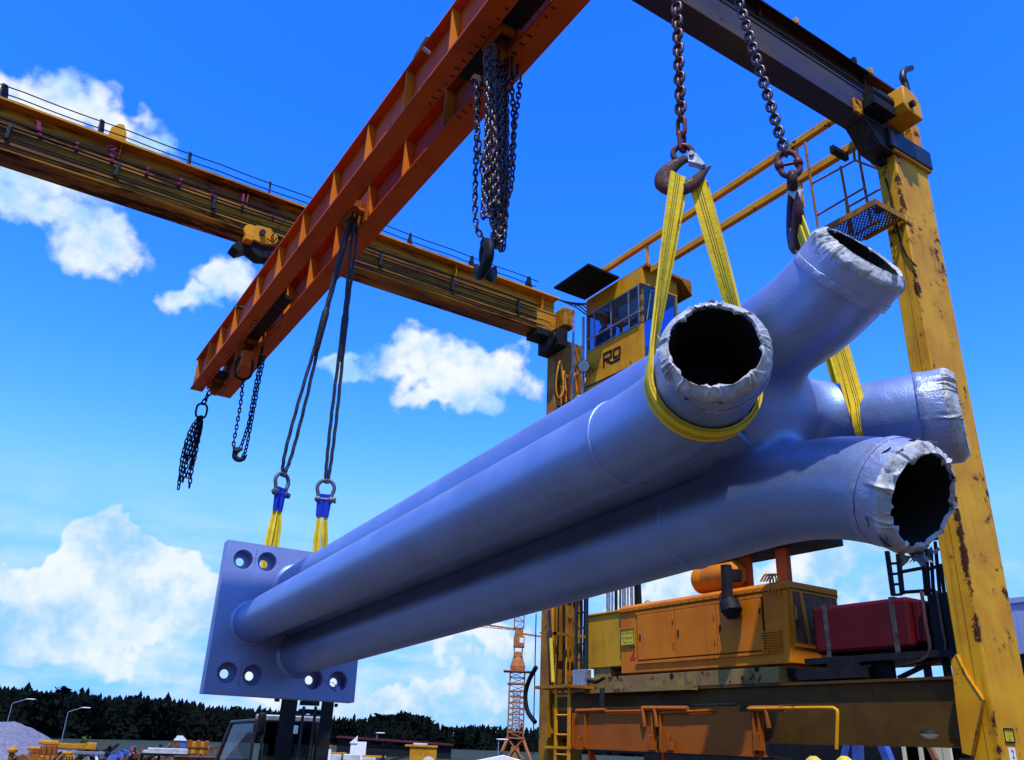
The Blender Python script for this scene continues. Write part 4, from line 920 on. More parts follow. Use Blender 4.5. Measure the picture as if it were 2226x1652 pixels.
# ------------------------------------------------------------------ operator cab
hp = at(1312, 694, X=9.63)
CX0, CX1, CY0, CY1 = 9.4, at(*z5(1522, 560), Y=10.55).x, 10.55, 12.26
cab = MB(); t = .03
cab.box(CX0, CX0+t, CY0, CY1, 7.6, 9.38); cab.box(CX0, CX0+t, CY0, CY1, 10.24, 10.58)
cab.box(CX0+t, CX1, CY0, CY0+t, 7.6, 8.60); cab.box(CX0+t, CX1, CY0, CY0+t, 10.24, 10.58)
cab.box(CX1-t, CX1, CY0+t, CY1-t, 7.6, 8.9); cab.box(CX1-t, CX1, CY0+t, CY1-t, 10.24, 10.58); cab.box(CX0+t, CX1, CY1-t, CY1, 7.6, 9.4); cab.box(CX0+t, CX1, CY1-t, CY1, 10.24, 10.58)
cab.box(CX0+t, CX1-t, CY0+t, CY1-t, 8.45, 8.5)
cabo = cab.build('operator_cab', 'yellow', gan, 0)
b = MB(); b.box(CX0+t+.01, CX1-t-.01, CY0+t+.01, CY1-t-.01, 10.25, 10.27); b.box(CX1-t-.012, CX1-t-.002, CY0+.1, CY1-.1, 8.5, 8.9); b.build('added_lining', 'liner', cabo, 0)  # panels added to brighten the view through the side window
b = MB(); b.box(CX0+.04, CX1+.28, CY0-.12, CY1+.02, 10.581, 10.64); b.prism([(CX1+.02, CY0-.12, 10.58), (CX1+.28, CY0-.12, 10.3), (CX1+.28, CY0-.12, 10.58)], (0, 1.85, 0)); b.build('roof', 'yellow_heavy', cabo)
b = MB(); b.prism([(8.62, 11.18, 10.66), (8.62, 12.34, 10.66), (9.41, 12.32, 10.645), (9.41, 11.2, 10.645)], (0, 0, .04)); b.build('sun_visor', 'black', cabo)
for y_ in (CY0, CY1-.06):
    for x_ in (CX0, CX1-.06):
        b = MB(); b.box(x_+.002, x_+.058, y_+.002, y_+.058, 8.55, 10.30); b.build('pillar', 'dirty_yellow' if y_ == CY0 else 'yellow', cabo)
# window bands
wf = MB(); fx = CX0-.012
wf.box(fx, CX0-.001, CY0+.07, CY1-.02, 9.38, 9.41); wf.box(fx, CX0-.001, CY0+.07, CY1-.02, 10.21, 10.24)
ym = [at(*z5(x, 750), X=9.4).y for x in (1130, 985, 850)]
wf.box(fx, CX0-.001, CY0+.06, CY0+.09, 9.411, 10.209); wf.box(fx, CX0-.001, CY1-.05, CY1-.02, 9.411, 10.209)
for y_ in ym: wf.box(fx, CX0-.001, y_-.014, y_+.014, 9.411, 10.209)
wfo = wf.build('window_frame', 'grey_steel', cabo)
b = MB(); b.box(CX0+.010, CX0+.016, CY0+.08, CY1-.04, 9.40, 10.22); b.build('pane', 'glass_front', cabo, 0)
b = MB(); b.box(CX0+.06, CX1-.07, CY0+.008, CY0+.014, 8.60, 10.24); b.build('pane', 'glass_sky', cabo, 0)
b = MB(); b.box(CX1-.016, CX1-.010, CY0+.08, CY1-.08, 8.9, 10.24); b.build('pane', 'glass', cabo, 0)
b = MB(); b.box(CX0+.06, CX1-.07, CY1-.014, CY1-.008, 9.4, 10.24); b.build('pane', 'glass', cabo, 0)
b = MB(); b.tube([at(*z5(785, 908), X=9.33), at(*z5(1215, 668), X=9.33)], .02, 8); b.build('guard_rail', 'grey_steel', cabo)
b = MB(); b.bar((CX0+.22, CY0-.012, 10.1), (CX0+.10, CY0-.012, 9.45), .02, .015); b.tube([(CX0+.22, CY0-.015, 10.12), (CX0+.4, CY0-.02, 10.2)], .012, 6); b.build('wiper', 'grey_steel', cabo)
b = MB(); b.box(hp.x+.08, hp.x+.52, hp.y-.22, hp.y+.22, 8.5, hp.z-.90); b.box(hp.x+.46, hp.x+.54, hp.y-.22, hp.y+.22, hp.z-.899, hp.z-.25); b.build('seat', 'black', cabo, 0, .03)
b = MB(); b.box(9.5, 9.8, 10.8, 11.2, 8.5, 9.1); b.tube([(9.65, 11.0, 9.1), (9.68, 11.02, 9.4)], .015, 8); b.build('control_console', 'grey_steel', cabo, 0, .02)
def cl(x, y, d=.004): p = at(*z5(x, y), X=CX0-d); return p
b = MB()
for seg in (((925, 1125), (925, 1015)), ((922, 1018), (985, 990)), ((985, 990), (985, 1040)), ((985, 1040), (928, 1066)), ((940, 1062), (985, 1090)), ((985, 1090), (1058, 1052)), ((1005, 982), (1055, 958)), ((1055, 958), (1055, 1025)), ((1055, 1025), (1005, 1048)), ((1005, 1048), (1005, 982))):
    p, q = cl(*seg[0]), cl(*seg[1]); b.bar(p, q, .006, .048, up=(0, 0, 1)) if abs((q-p).normalized().z) < .9 else b.bar(p, q, .048, .006, up=(1, 0, 0))
b.build('logo_lettering', 'black', cabo, 0)
b = MB()
for i in range(7):
    p, q = cl(930+i*18, 1012-i*8.6), cl(942+i*18, 1006-i*8.6); b.bar(p, q, .005, .02)
b.build('logo_lettering', 'red_letter', cabo, 0)
b = MB(); b.bar(cl(785, 1285), cl(1218, 1085), .02, .03); b.bar(cl(960, 1200), cl(960, 1225), .02, .03); b.build('panel_seam', 'dark_steel', cabo)
b = MB(); b.tube([(CX0-.06, CY1+.02, 7.4), (CX0-.06, CY1+.02, 10.2)], .028, 8); b.tube([(CX0-.06, CY1+.36, 7.6), (CX0-.06, CY1+.36, 10.35)], .025, 8); b.build('standpipe', 'grey_steel', cabo)
for (x, y, r_) in ((765, 1115, .13), (722, 1385, .095)):
    c = at(*z5(x, y), X=9.2); ax_ = V((-.75, -.55, -.35)).normalized(); b = MB(); b.lathe(c+ax_*-.14, ax_, [(0, r_*.4), (.06, r_*.85), (.13, r_), (.15, r_)], 20); lo_ = b.build('floodlight', 'black', cabo, 40)
    b = MB(); b.lathe(c+ax_*.011, ax_, [(0, r_*.9), (.012, r_*.8)], 20); b.build('lens', M['lens'] if 'lens' in M else 'grey_steel', lo_, 40); b = MB(); b.bar(c-ax_*.12, V((9.34, CY1+.02, c.z-.02)), .03); b.build('bracket', 'black', lo_)
# ------------------------------------------------------------------ left leg services
random.seed(21)
for i in range(13):
    y_ = 13.62-random.uniform(.03, .10); x_ = 9.62+i*.062+random.uniform(-.01, .01); r_ = random.choice((.018, .024, .03)); zt = random.choice((8.9, 9.4, 9.9)); z0 = random.choice((3.0, 3.2, 5.0))
    b = MB(); b.tube([V((x_+random.uniform(-.02, .02), y_+.012*math.sin(k*1.3+i), lerp(z0, zt, k/9))) for k in range(10)], r_, 8); b.build('hydraulic_hose', random.choice(('yellow_heavy', 'yellow', 'dark_steel', 'orange', 'rubber')), legL, 60)
for z_ in (4.0, 5.2, 6.6, 7.75, 8.6):
    b = MB(); b.box(9.55, 10.42, 13.40, 13.44, z_, z_+.05); b.box(9.55, 9.60, 13.40, 13.62, z_, z_+.05); b.build('hose_clamp', 'yellow_heavy', legL)
for i in range(9):   # coiled service hoses below the girder
    x_ = 9.5+i*.1; z_ = random.uniform(8.9, 9.2); h_ = random.uniform(.35, .55); y_ = 13.35+random.uniform(-.12, .1); cx = random.uniform(.05, .09)
    b = MB(); b.tube([V((x_+cx*math.cos(t), y_+.03*math.sin(t*2), z_+h_*math.sin(t))) for t in [2*math.pi*k/20 for k in range(20)]], random.choice((.02, .028)), 7, closed=True); b.build('hose_coil', random.choice(('yellow', 'yellow_heavy', 'orange', 'hookred')), legL, 60)
for i in range(7):
    x_ = 9.62+i*.09; z_ = random.uniform(7.1, 7.5); h_ = random.uniform(.4, .62)
    b = MB(); b.tube([V((x_+.05*math.cos(t), 13.38, z_+h_*math.sin(t))) for t in [2*math.pi*k/20 for k in range(20)]], .02, 7, closed=True); b.build('hose_coil', random.choice(('yellow', 'yellow_heavy', 'orange')), legL, 60)
b = MB(); b.box(9.35, 9.62, 13.2, 13.95, 9.95, 10.36); b.cyl((9.3, 13.4, 10.15), (9.62, 13.4, 10.15), .17, 16); b.box(9.0, 9.5, 13.45, 13.9, 10.20, 10.375); b.build('drive_unit', 'black', legL, 30, .015); b = MB(); b.box(9.7, 10.3, 13.15, 13.6, 8.35, 8.75); b.cyl((9.75, 13.2, 8.6), (10.3, 13.2, 8.6), .13, 14); b.build('drive_unit', 'black', legL, 30, .015)
b = MB(); b.box(9.55, 9.85, 13.25, 13.62, 10.50, 10.95); b.build('junction_box', 'yellow_heavy', legL, 0, .02)
b = MB()
for i in range(6): b.tube(smoothpath([V((9.5+i*.12, 13.6, 11.3)), V((9.8+i*.12, 13.2, 11.0+.05*i)), V((10.0+i*.08, 12.9, 10.7)), V((10.2, 12.6, 10.75))], 5), .016, 6)
b.build('cable_loom', 'rubber', legL, 60)
b = MB(); b.tube(smoothpath([at(*y3(x, y), X=9.75, ) for x, y in ((915, 760), (850, 880), (815, 1000), (815, 1100), (840, 1200), (905, 1290))], 6), .045, 10); b.build('loop_hose', 'rubber', legL, 60)
b = MB(); b.tube([at(*y3(915, 250), X=9.8), at(*y3(885, 1600), X=9.8)], .012, 5); b.build('cable', 'rubber', legL)
# ladders at the left leg
def ladder(a0, a1, wv_, n, mat, rs=.02, par=gan):
    b = MB(); b.bar(a0, a1, .06, .03); b.bar(a0+wv_, a1+wv_, .06, .03); o = b.build('ladder', mat, par, 0)
    for i in range(n):
        p = lerp(V(a0), V(a1), (i+.5)/n); b = MB(); b.tube([p, p+wv_], rs*.8, 6); b.build('rung', mat, o, 60)
    return o
la, lb = at(*y3(1100, 950), X=9.15), at(*y3(1100, 1530), X=9.15); wv_ = V((0, at(*y3(1235, 1250), X=9.15).y-at(*y3(1110, 1250), X=9.15).y, 0))
la.y = lb.y; ladder(V((9.15, lb.y, .55)), la, wv_, 8, 'yellow')
b = MB(); b.box(9.05, 9.62, lb.y+wv_.y-.15, lb.y+.55, la.z-.03, la.z+.02); b.build('landing', 'yellow_heavy', gan)
b = MB(); b.bar((9.15, lb.y+wv_.y-.05, lb.z), (9.15, lb.y+.3, lb.z), .04); b.build('step', 'yellow', gan)
uy = at(*y4(370, 700), X=9.6).y; ladder(V((9.62, uy-.02, 3.1)), V((9.62, uy-.02, 5.3)), V((0, -.32, 0)), 8, 'dark_steel')
for i in range(9):
    y_ = 12.35-i*.11; b = MB(); b.tube([V((10.0, y_, 4.2)), V((10.0, y_+random.uniform(-.03, .03), 4.9)), V((10.0, y_-.05, 5.6))], random.choice((.018, .03, .04)), 7); b.build('standpipe', random.choice(('rubber', 'dark_steel', 'grey_steel')), gan, 60)
b = MB(); yp = at(*y4(180, 800), X=9.5); b.tube([at(*y4(155, 400), X=9.5), at(*y4(172, 630), X=9.5)], .03, 8); b.build('standpipe', 'dark_steel', legL, 60)
b = MB(); b.tube([at(*y4(172, 630), X=9.5), at(*y4(190, 1000), X=9.5)], .035, 8); b.build('standpipe', 'sign_yellow', legL, 60)
# ------------------------------------------------------------------ power pack on the sill beam
EX0, EX1, EY0, EY1, EZ0, EZ1 = 9.7, 10.85, 8.06, 11.67, 3.24, 4.36
eng = MB(); eng.box(EX0+.02, EX1, EY0, EY1, EZ0, EZ1-.12); eng.prism([(EX0-.01, EY1+.01, EZ1-.12), (EX0-.01, EY1+.01, EZ1-.05), (EX0+.06, EY1+.01, EZ1), (EX1, EY1+.01, EZ1), (EX1, EY1+.01, EZ1-.12)], (0, EY0-EY1-.03, 0))
engo = eng.build('engine_housing', 'engine_orange', gan, 0, .012)
yd = [at(*y4(x, 600), X=EX0).y for x in (895, 1212, 1562, 1955)]; zd0, zd1 = at(*y4(1212, 790), X=EX0).z, at(*y4(1212, 395), X=EX0).z
for i in range(3):
    b = MB(); b.box(EX0-.004, EX0+.0185, yd[i+1]+.010, yd[i]-.010, zd0, zd1); b.build('door', 'engine_orange', engo, 0, .006)
b = MB(); b.box(EX0+.001, EX0+.019, yd[3]-.035, yd[0]+.035, zd1+.012, zd1+.05); b.box(EX0-.006, EX0+.019, yd[3]-.05, yd[0]+.05, zd0-.06, zd0-.02); b.build('door_frame', 'engine_orange', engo, 0)
b = MB(); b.box(EX0+.0145, EX0+.0195, yd[3]-.02, yd[0]+.02, zd0-.012, zd1+.012); b.build('door_gap', 'black', engo, 0)
a_, c_ = at(*y4(752, 560), X=EX0), at(*y4(875, 690), X=EX0)
ysign(engo, (a_+c_)/2+V((.008, 0, 0)), V((0, -1, 0)), Zv, a_.y-c_.y, a_.z-c_.z, V((-1, 0, 0)), ['Vor Arbeiten', 'am Aggregat', 'Motor aus'])
a_ = at(*y4(853, 755), X=EX0); b = MB(); b.text('2', .32, V((EX0+.014, a_.y, a_.z)), V((0, -1, 0)), Zv); b.build('number', 'red_letter', engo, 0)
for i in range(3):   # latches, hinges and louvres on the doors
    yc_ = (yd[i]+yd[i+1])/2
    for zz_ in (zd0+.18, zd1-.18): b = MB(); b.box(EX0-.014, EX0-.0045, yd[i+1]+.02, yd[i+1]+.05, zz_-.04, zz_+.04); b.build('hinge', 'dirty_yellow', engo, 0, .004)
    b = MB(); b.box(EX0-.016, EX0-.0045, yd[i]-.10, yd[i]-.06, (zd0+zd1)/2-.05, (zd0+zd1)/2+.05); b.build('latch', 'dark_steel', engo, 0, .006)
for k in range(22): b = MB(); y_ = EY1-.05-(EY1-EY0-.1)*k/21; b.lathe((EX0-.012, y_, EZ1-.085), (-1, 0, 0), [(0, .012), (.006, .011), (.009, .004)], 8); b.build('bolt', 'dirty_yellow', engo, 40)
# end face with the framed radiator opening
def ee(x, y): return at(*z7(x, y), Y=EY0-.004)
r0, r1 = ee(1210, 265), ee(1305, 500)
b = MB(); b.box(r0.x, EX1-.06, EY0-.012, EY0-.002, r1.z, r0.z); b.build('radiator_grille', 'rad' if 'rad' in M else 'dark_steel', engo)
b = MB(); b.box(r0.x-.05, r0.x, EY0-.02, EY0-.001, r1.z-.05, r0.z+.05); b.box(r0.x, EX1-.02, EY0-.02, EY0-.001, r1.z-.05, r1.z); b.box(r0.x, EX1-.02, EY0-.02, EY0-.001, r0.z, r0.z+.05); b.tube([(r0.x-.02, EY0-.022, r1.z+.3), (r0.x-.02, EY0-.07, r1.z+.32), (r0.x-.02, EY0-.07, r1.z+.48), (r0.x-.02, EY0-.022, r1.z+.5)], .012, 6); b.bar((r0.x+.18, EY0-.018, r0.z), (r0.x+.28, EY0-.018, r1.z), .07, .01, up=(0, 1, 0)); b.build('grille_frame', 'engine_orange', engo)
for k in range(9): z_ = EZ0+.16+k*.035; b = MB(); b.prism([(EX0+.0185, EY0+.12, z_), (EX0-.006, EY0+.12, z_-.012), (EX0-.006, EY0+.12, z_-.004), (EX0+.0185, EY0+.12, z_+.012)], (0, .36, 0)); b.build('louvre', 'engine_orange', engo, 0)
for y_ in (EY0+.3, EY1-.4): b = MB(); b.tube([V((EX0+.3, y_-.07, EZ1-.003)), V((EX0+.3, y_-.07, EZ1+.06)), V((EX0+.3, y_, EZ1+.09)), V((EX0+.3, y_+.07, EZ1+.06)), V((EX0+.3, y_+.07, EZ1-.003))], .012, 8); b.build('lifting_eye', 'engine_orange', engo, 60)
# yellow cabinet beside it
b = MB(); b.box(9.75, 10.7, EY1+.03, 12.66, 3.37, 4.27); b.box(9.72, 10.75, EY1+.02, 12.68, 4.271, 4.31); cbn = b.build('control_cabinet', 'sign_yellow', gan, 0, .01); cbn.data.materials[0] = M['cabinet'] if 'cabinet' in M else M['yellow']
b = MB(); b.box(9.78, 10.6, EY1+.35, 12.5, 3.2, 3.369); b.build('cabinet_foot', 'dirty_yellow', cbn)
# skid
b = MB(); b.box(9.66, 9.72, 8.25, 12.45, 2.99, 3.20); b.box(10.8, 10.86, 8.25, 12.45, 2.99, 3.20); b.box(9.721, 10.799, 8.25, 8.31, 2.99, 3.2); b.box(9.721, 10.799, 12.39, 12.45, 2.99, 3.2); sk = b.build('skid_frame', 'dirty_yellow', gan, 0, .006)
b = MB()
for x, y in ((1185, 948), (1897, 888)):
    a_ = at(*y4(x, y), X=9.66); b.cyl((9.655, a_.y, a_.z), (9.665, a_.y, a_.z), .045, 12)
b.build('lifting_hole', 'black', sk)
b = MB(); b.box(9.5, 9.64, 9.8, 12.4, 2.93, 2.985); b.build('skid_rail', 'dirty_yellow', sk)
a_ = at(*y4(440, 990), X=9.6); b = MB(); b.box(9.5, 9.655, a_.y-.18, a_.y+.18, a_.z-.19, a_.z+.19); jb = b.build('junction_box', 'grey_steel', gan, 0, .015)
b = MB(); b.tube(smoothpath([a_+V((-.02, -.18, 0)), a_+V((-.02, -.4, -.03)), a_+V((0, -.6, .03))], 5), .03, 8); b.build('cable', 'rubber', jb)
# air cleaner, exhaust drop and canopy on the power pack
c0, c1 = at(*y4(1412, 150), X=10.1), at(*y4(1640, 130), X=10.1); b = MB(); b.lathe(V((10.1, c0.y, c0.z)), V((0, -1, 0)), [(0, .17), (.03, .21), (.2, .215), (.22, .205), (.24, .215), (c0.y-c1.y+.25, .215), (c0.y-c1.y+.35, .12)], 24); b.build('air_cleaner', 'engine_orange', engo, 40)
b = MB(); e_ = [at(*y4(x, y), X=9.62) for x, y in ((1640, 20), (1648, 120), (1650, 300), (1660, 330))]; b.tube(e_, .085, 12); b.tube([at(*y4(1668, 330), X=9.56), at(*y4(1690, 400), X=9.54), at(*y4(1700, 470), X=9.56)], [.15, .16, .08], 10); b.tube([at(*y4(1700, 60), X=9.9), at(*y4(1700, 150), X=9.9)], .14, 10); b.build('exhaust_drop', 'black', engo, 40)
def z7X(x, y, X): return at(*z7(x, y), X=X)
for xx in (1015, 1182):
    a_, c_ = z7X(xx, 215, 10.25), z7X(xx, 85, 10.25); b = MB(); b.box(10.2, 10.3, a_.y-.1, a_.y+.1, EZ1+.001, c_.z+.15); b.build('canopy_post', 'beam_orange', gan, 0)
a_, c_ = z7X(880, 130, 10.25), z7X(1340, 40, 10.25); b = MB(); b.box(9.95, 10.75, c_.y, a_.y+.6, c_.z-.02, c_.z+.08); b.build('canopy', 'black', gan, 0)
b = MB()
for k in range(4):
    a_ = at(*y4(2010+k*25, 130), X=9.75); b.tube(smoothpath([a_+V((0, .18, -.02)), a_+V((0, .08, .07)), a_, a_+V((-.08, -.03, -.2-.03*k))], 4), .014, 6)
b.build('fuel_line', 'engine_orange', engo, 60)
# fuel tank
M['dirty_strap'] = plain('dirty_strap_steel', (.06, .055, .05), .7, .3, .6, 12)
TX0, TX1, TY0, TY1, TZ0, TZ1 = 9.9, 10.75, 6.34, 7.80, 3.35, 3.97
b = MB(); b.box(TX0, TX1, TY0, TY1, TZ0, TZ1); tk = b.build('fuel_tank', 'red', gan, 0, .05)
for px in ((370, 700), (855, 650)):
    y_ = at(*y5(*px), X=TX0).y; b = MB(); b.box(TX0-.008, TX0-.002, y_-.035, y_+.035, TZ0-.05, TZ1+.004); b.box(TX0-.008, TX1+.01, y_-.035, y_+.035, TZ1+.0045, TZ1+.011); b.build('strap', 'dirty_strap', tk)
b = MB(); b.box(TX0+.06, TX1-.05, TY0-.12, TY0-.002, TZ0+.06, TZ1-.05); b.build('tank_end', 'red', tk, 0, .03)
b = MB(); b.box(TX0+.1, TX1+.2, 5.72, TY0-.2, 3.28, 3.98); b.build('radiator', 'black', gan, 0, .02)
for dx, dy in ((0, 0), (.12, -.13)):
    b = MB(); b.tube(smoothpath([(TX0-.02+dx, TY0-.22+dy, 4.0), (TX0-.04+dx, TY0-.23+dy, 3.6), (TX0-.03+dx, TY0-.22+dy, 3.3), (TX0-.03+dx, TY0-.10+dy, 3.2), (TX0+.02+dx, TY0+.2+dy, 3.16)], 6), .022, 8); b.build('coolant_pipe', 'chain_rust', gan, 60)
b = MB(); b.box(9.85, 10.8, 5.75, 7.95, 3.22, 3.30); b.box(9.85, 9.95, 7.1, 7.6, 2.99, 3.22); b.box(9.75, 10.4, 7.0, 8.0, 3.02, 3.16); b.build('tank_frame', 'black', gan)
for (y_, w2) in ((7.7, .06), (7.45, .03), (6.9, .28), (6.3, .05), (6.05, .05), (5.85, .12)):
    b = MB(); b.box(10.0, 10.1, y_-w2/2, y_+w2/2, 2.986, 3.219); b.build('frame_post', 'black', gan)
b = MB(); b.bar((10.05, 6.7, 3.02), (10.05, 6.2, 3.20), .05); b.build('frame_brace', 'black', gan)
b = MB(); b.bar((9.9, 7.9, 3.1), (9.9, 8.6, 3.18), .12); b.build('frame_brace', 'black', gan)
# ladder and cage behind the tank
def yy5(x, y, Y): return at(*y5(x, y), Y=Y)
b = MB()
for (p, q) in (((805, 150), (850, 470)), ((885, 170), (915, 460))): b.bar(at(*y5(*p), X=10.6), at(*y5(*q), X=10.6), .05)
l2 = b.build('ladder', 'black', gan)
for k in range(4):
    y_ = 240+k*75; b = MB(); b.bar(at(*y5(820+k*9, y_), X=10.6), at(*y5(893+k*6, y_-5), X=10.6), .03); b.build('rung', 'black', l2)
b = MB()
for (p, q) in (((900, 300), (1060, 270)), ((920, 445), (1150, 430)), ((1050, 80), (1085, 470)), ((1085, 130), (1110, 470)), ((1120, 130), (1140, 480)), ((1150, 80), (1190, 520)), ((1190, 250), (1240, 640)), ((1040, 80), (1200, 50)), ((1060, 290), (1200, 250))): b.tube([at(*y5(*p), X=10.55), at(*y5(*q), X=10.55)], .024, 7)
b.prism([at(*y5(x, y), X=10.5) for x, y in ((1040, 130), (1180, 90), (1200, 300), (1060, 280))], (.03, 0, 0)) if False else None
b.build('ladder_cage', 'black', gan, 60)
# walkway in front of the sill beam
WX = 9.2
def wp(x, y): return at(*y4(x, y), X=WX)
wy = [wp(x, 1400).y for x in (370, 1055, 1105, 1960)]; wz0, wz1 = 2.08, 2.60
for i in (0, 2):
    b = MB(); b.box(WX-.012, WX, wy[i+1], wy[i], wz0, wz1); b.box(WX-.05, WX+.02, wy[i+1]-.01, wy[i]+.01, wz0-.03, wz0-.0005); b.build('walkway_panel', 'orange', gan, 0)
    for y_ in ((wy[i]-.02), (wy[i]-.36) if i == 0 else None, wy[i+1]+.03, (wy[i+1]+.12) if i else None):
        if y_ is None: continue
        b = MB(); b.prism([(WX-.013, y_, wz1), (WX-.05, y_, wz1), (WX-.07, y_, wz0), (WX-.013, y_, wz0)], (0, .02, 0)); b.build('rib', 'orange', gan, 0)
for (p, q, r_) in (((385, 1240), (630, 1232), .03), ((630, 1245), (940, 1240), .02), ((940, 1218), (1320, 1220), .035), ((1100, 1255), (1560, 1235), .02), ((1840, 1222), (2120, 1222), .04)):
    b = MB(); b.tube([at(*y4(*p), X=9.16), at(*y4(*q), X=9.16)], r_, 8); b.build('handrail', 'orange', gan, 60)
b = MB(); hy = [at(*z7(x, y), X=9.14) for x, y in ((1020, 778), (1300, 775), (1395, 775), (1410, 785), (1412, 800), (1408, 955))]; b.tube(hy, .022, 8); b.build('handrail', 'yellow', gan, 60)
for x in (1040, 1970, 940):
    b = MB(); a_ = at(*y4(x, 1225), X=9.15); b.tube([a_, V((9.15, a_.y-.02, wz1+.01)), V((9.17, a_.y-.02, wz1-.2))], .035, 8); b.build('rail_post', 'orange', gan, 60)
for x in (410, 1010, 1165, 1915):
    a_ = at(*y4(x, 1530), X=9.12); b = MB(); b.box(9.08, 9.16, a_.y-.06, a_.y+.06, a_.z-.06, a_.z+.05); b.tube([a_+V((0, .02, .05)), a_+V((0, .0, .14))], .025, 8); b.build('bolt_bracket', 'orange', gan, 0)
b = MB(); b.box(WX, 9.71, wy[3], wy[0], 2.02, 2.06); b.build('walkway_floor', 'dark_steel', gan)
for y_ in (wy[0]-.4, wy[2], wy[3]+.1):
    b = MB(); b.bar((WX+.05, y_, 2.0), (9.6, y_, 1.2), .06); b.build('walkway_brace', 'beam_orange', gan); b = MB(); b.bar((WX+.02, y_, 2.05), (WX+.02, y_, 1.1), .05); b.build('walkway_brace', 'beam_orange', gan)
b = MB(); b.tube([(9.5, 11.9, 2.65), (9.5, 11.9, 3.0)], .05, 10); b.tube([(9.6, 11.0, 2.7), (9.6, 9.0, 2.72)], .02, 6); b.build('standpipe', 'dark_steel', gan, 60)
b = MB(); c = at(*y5(1113, 1470), X=9.5); b.lathe(c+V((0, 0, .07)), V((0, 0, -1)), [(0, .02), (.03, .09), (.06, .11)], 16); fl = b.build('work_lamp', 'black', gan, 40); b = MB(); b.lathe(c+V((0, 0, .008)), V((0, 0, -1)), [(0, .10), (.04, .06), (.05, .01)], 16); b.build('lens', 'white', fl, 40)
# ------------------------------------------------------------------ trolleys
def trolley(name, label, x, y, zb, k=.66):
    o = thing(name, label, 'crane trolley', (x, y, zb), 'trolleys on the girders')
    b = MB(); b.prism([(x-k*.36, y-.10, zb+k*.06), (x-k*.40, y-.10, zb+k*.22), (x-k*.22, y-.10, zb+k*.52), (x+k*.16, y-.10, zb+k*.56), (x+k*.30, y-.10, zb+k*.40), (x+k*.28, y-.10, zb+k*.10), (x+k*.05, y-.10, zb+k*.02)], (0, .06, 0)); b.build('side_plate', 'yellow', o, 0, .008)
    b = MB(); b.cyl((x-k*.05, y-.16, zb+k*.32), (x-k*.05, y-.09, zb+k*.32), .055, 16); b.build('axle', 'dark_steel', o, 40)
    for dx in (-.30, .22):
        b = MB(); b.lathe((x+k*dx, y-.03, zb+k*.34), (0, 1, 0), [(0, .13), (.02, .145), (.03, .11), (.12, .11)], 24); b.build('wheel', 'yellow', o, 40)
    b = MB(); b.box(x-k*.5, x-k*.28, y-.22, y-.02, zb-k*.12, zb+k*.10); b.build('motor', 'yellow', o, 0, .02)
    b = MB(); b.prism([(x-k*.75, y-.05, zb-k*.30), (x-k*.62, y-.05, zb-k*.10), (x-k*.45, y-.05, zb-k*.02), (x+k*.3, y-.05, zb+k*.0), (x+k*.5, y-.05, zb-k*.12), (x+k*.3, y-.05, zb-k*.28), (x+k*.0, y-.05, zb-k*.36), (x-k*.3, y-.05, zb-k*.22), (x-k*.55, y-.05, zb-k*.40)], (0, .3, 0)); b.build('hanger', 'black', o, 0)
    b = MB(); b.tube(smoothpath([(x+k*.2, y-.12, zb+k*.25), (x+k*.30, y-.14, zb+k*.55), (x+k*.42, y-.14, zb+k*.8), (x+k*.5, y-.1, zb+k*1.0)], 4), .012, 6); b.tube(smoothpath([(x+k*.1, y-.12, zb+k*.2), (x+k*.25, y-.16, zb+k*.1), (x+k*.35, y-.14, zb+k*.3)], 4), .012, 6); b.build('cable', 'rubber', o, 60)
    for dx in (-.08, .12):
        b = MB(); b.cyl((x+k*dx+.2, y+.1, zb-k*.2), (x+k*dx+.2, y+.1, bz(y)+BH+.01), .016, 8); b.build('hoist_rope', 'sleeve' if dx < 0 else 'rope', o, 60)
    return o
tp_ = at(*z4(535, 165), Y=13.4)
trolley('crane_trolley', 'yellow wheeled trolley on the lower flange of the far girder, above the lifting beam', tp_.x+.02, 13.48, tp_.z-.20)
trolley('crane_trolley', 'yellow wheeled trolley under the near girder, above the frame', 3.0, 5.25, tp_.z-.20)
# ------------------------------------------------------------------ yard
def hdir(u): d = ray(u, 1610); d.z = 0; return d.normalized()
def gpt(u, d, z=0.): p = hdir(u)*d; return V((p.x, p.y, z))
def hgt(u, v, d): r = ray(u, v); return HC+d*r.z/math.hypot(r.x, r.y)
def sdir(u): d = hdir(u); return V((d.y, -d.x, 0))
def fr(u, d): return gpt(u, d), sdir(u), hdir(u)
def obox(b, c, e, f, w_, dp, z0, z1):
    p = [c-e*w_/2-f*dp/2, c+e*w_/2-f*dp/2, c+e*w_/2+f*dp/2, c-e*w_/2+f*dp/2]; b.prism([q+Zv*z0 for q in p], Zv*(z1-z0)); return b
# forest on the far side
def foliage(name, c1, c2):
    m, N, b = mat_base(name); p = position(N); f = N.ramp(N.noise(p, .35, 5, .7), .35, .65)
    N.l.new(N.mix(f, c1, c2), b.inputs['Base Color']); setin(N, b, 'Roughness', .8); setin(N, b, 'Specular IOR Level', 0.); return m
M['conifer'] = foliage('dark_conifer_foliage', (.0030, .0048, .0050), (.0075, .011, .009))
M['leaf'] = foliage('leaf_green', (.03, .07, .02), (.06, .11, .03))
prof = [(-400, 1452), (-200, 1472), (0, 1490), (100, 1499), (200, 1507), (300, 1511), (400, 1521), (520, 1536), (600, 1540), (700, 1552), (760, 1559), (800, 1560), (830, 1556), (900, 1556), (930, 1564), (970, 1577), (1040, 1575), (1100, 1578), (1200, 1581), (1500, 1592), (2000, 1612), (2700, 1640)]
def vtop(u):
    for (a, va), (c, vc) in zip(prof[:-1], prof[1:]):
        if a <= u <= c: return lerp(va, vc, (u-a)/(c-a))
    return prof[-1][1]
rnd = random.Random(17); fo = MB()
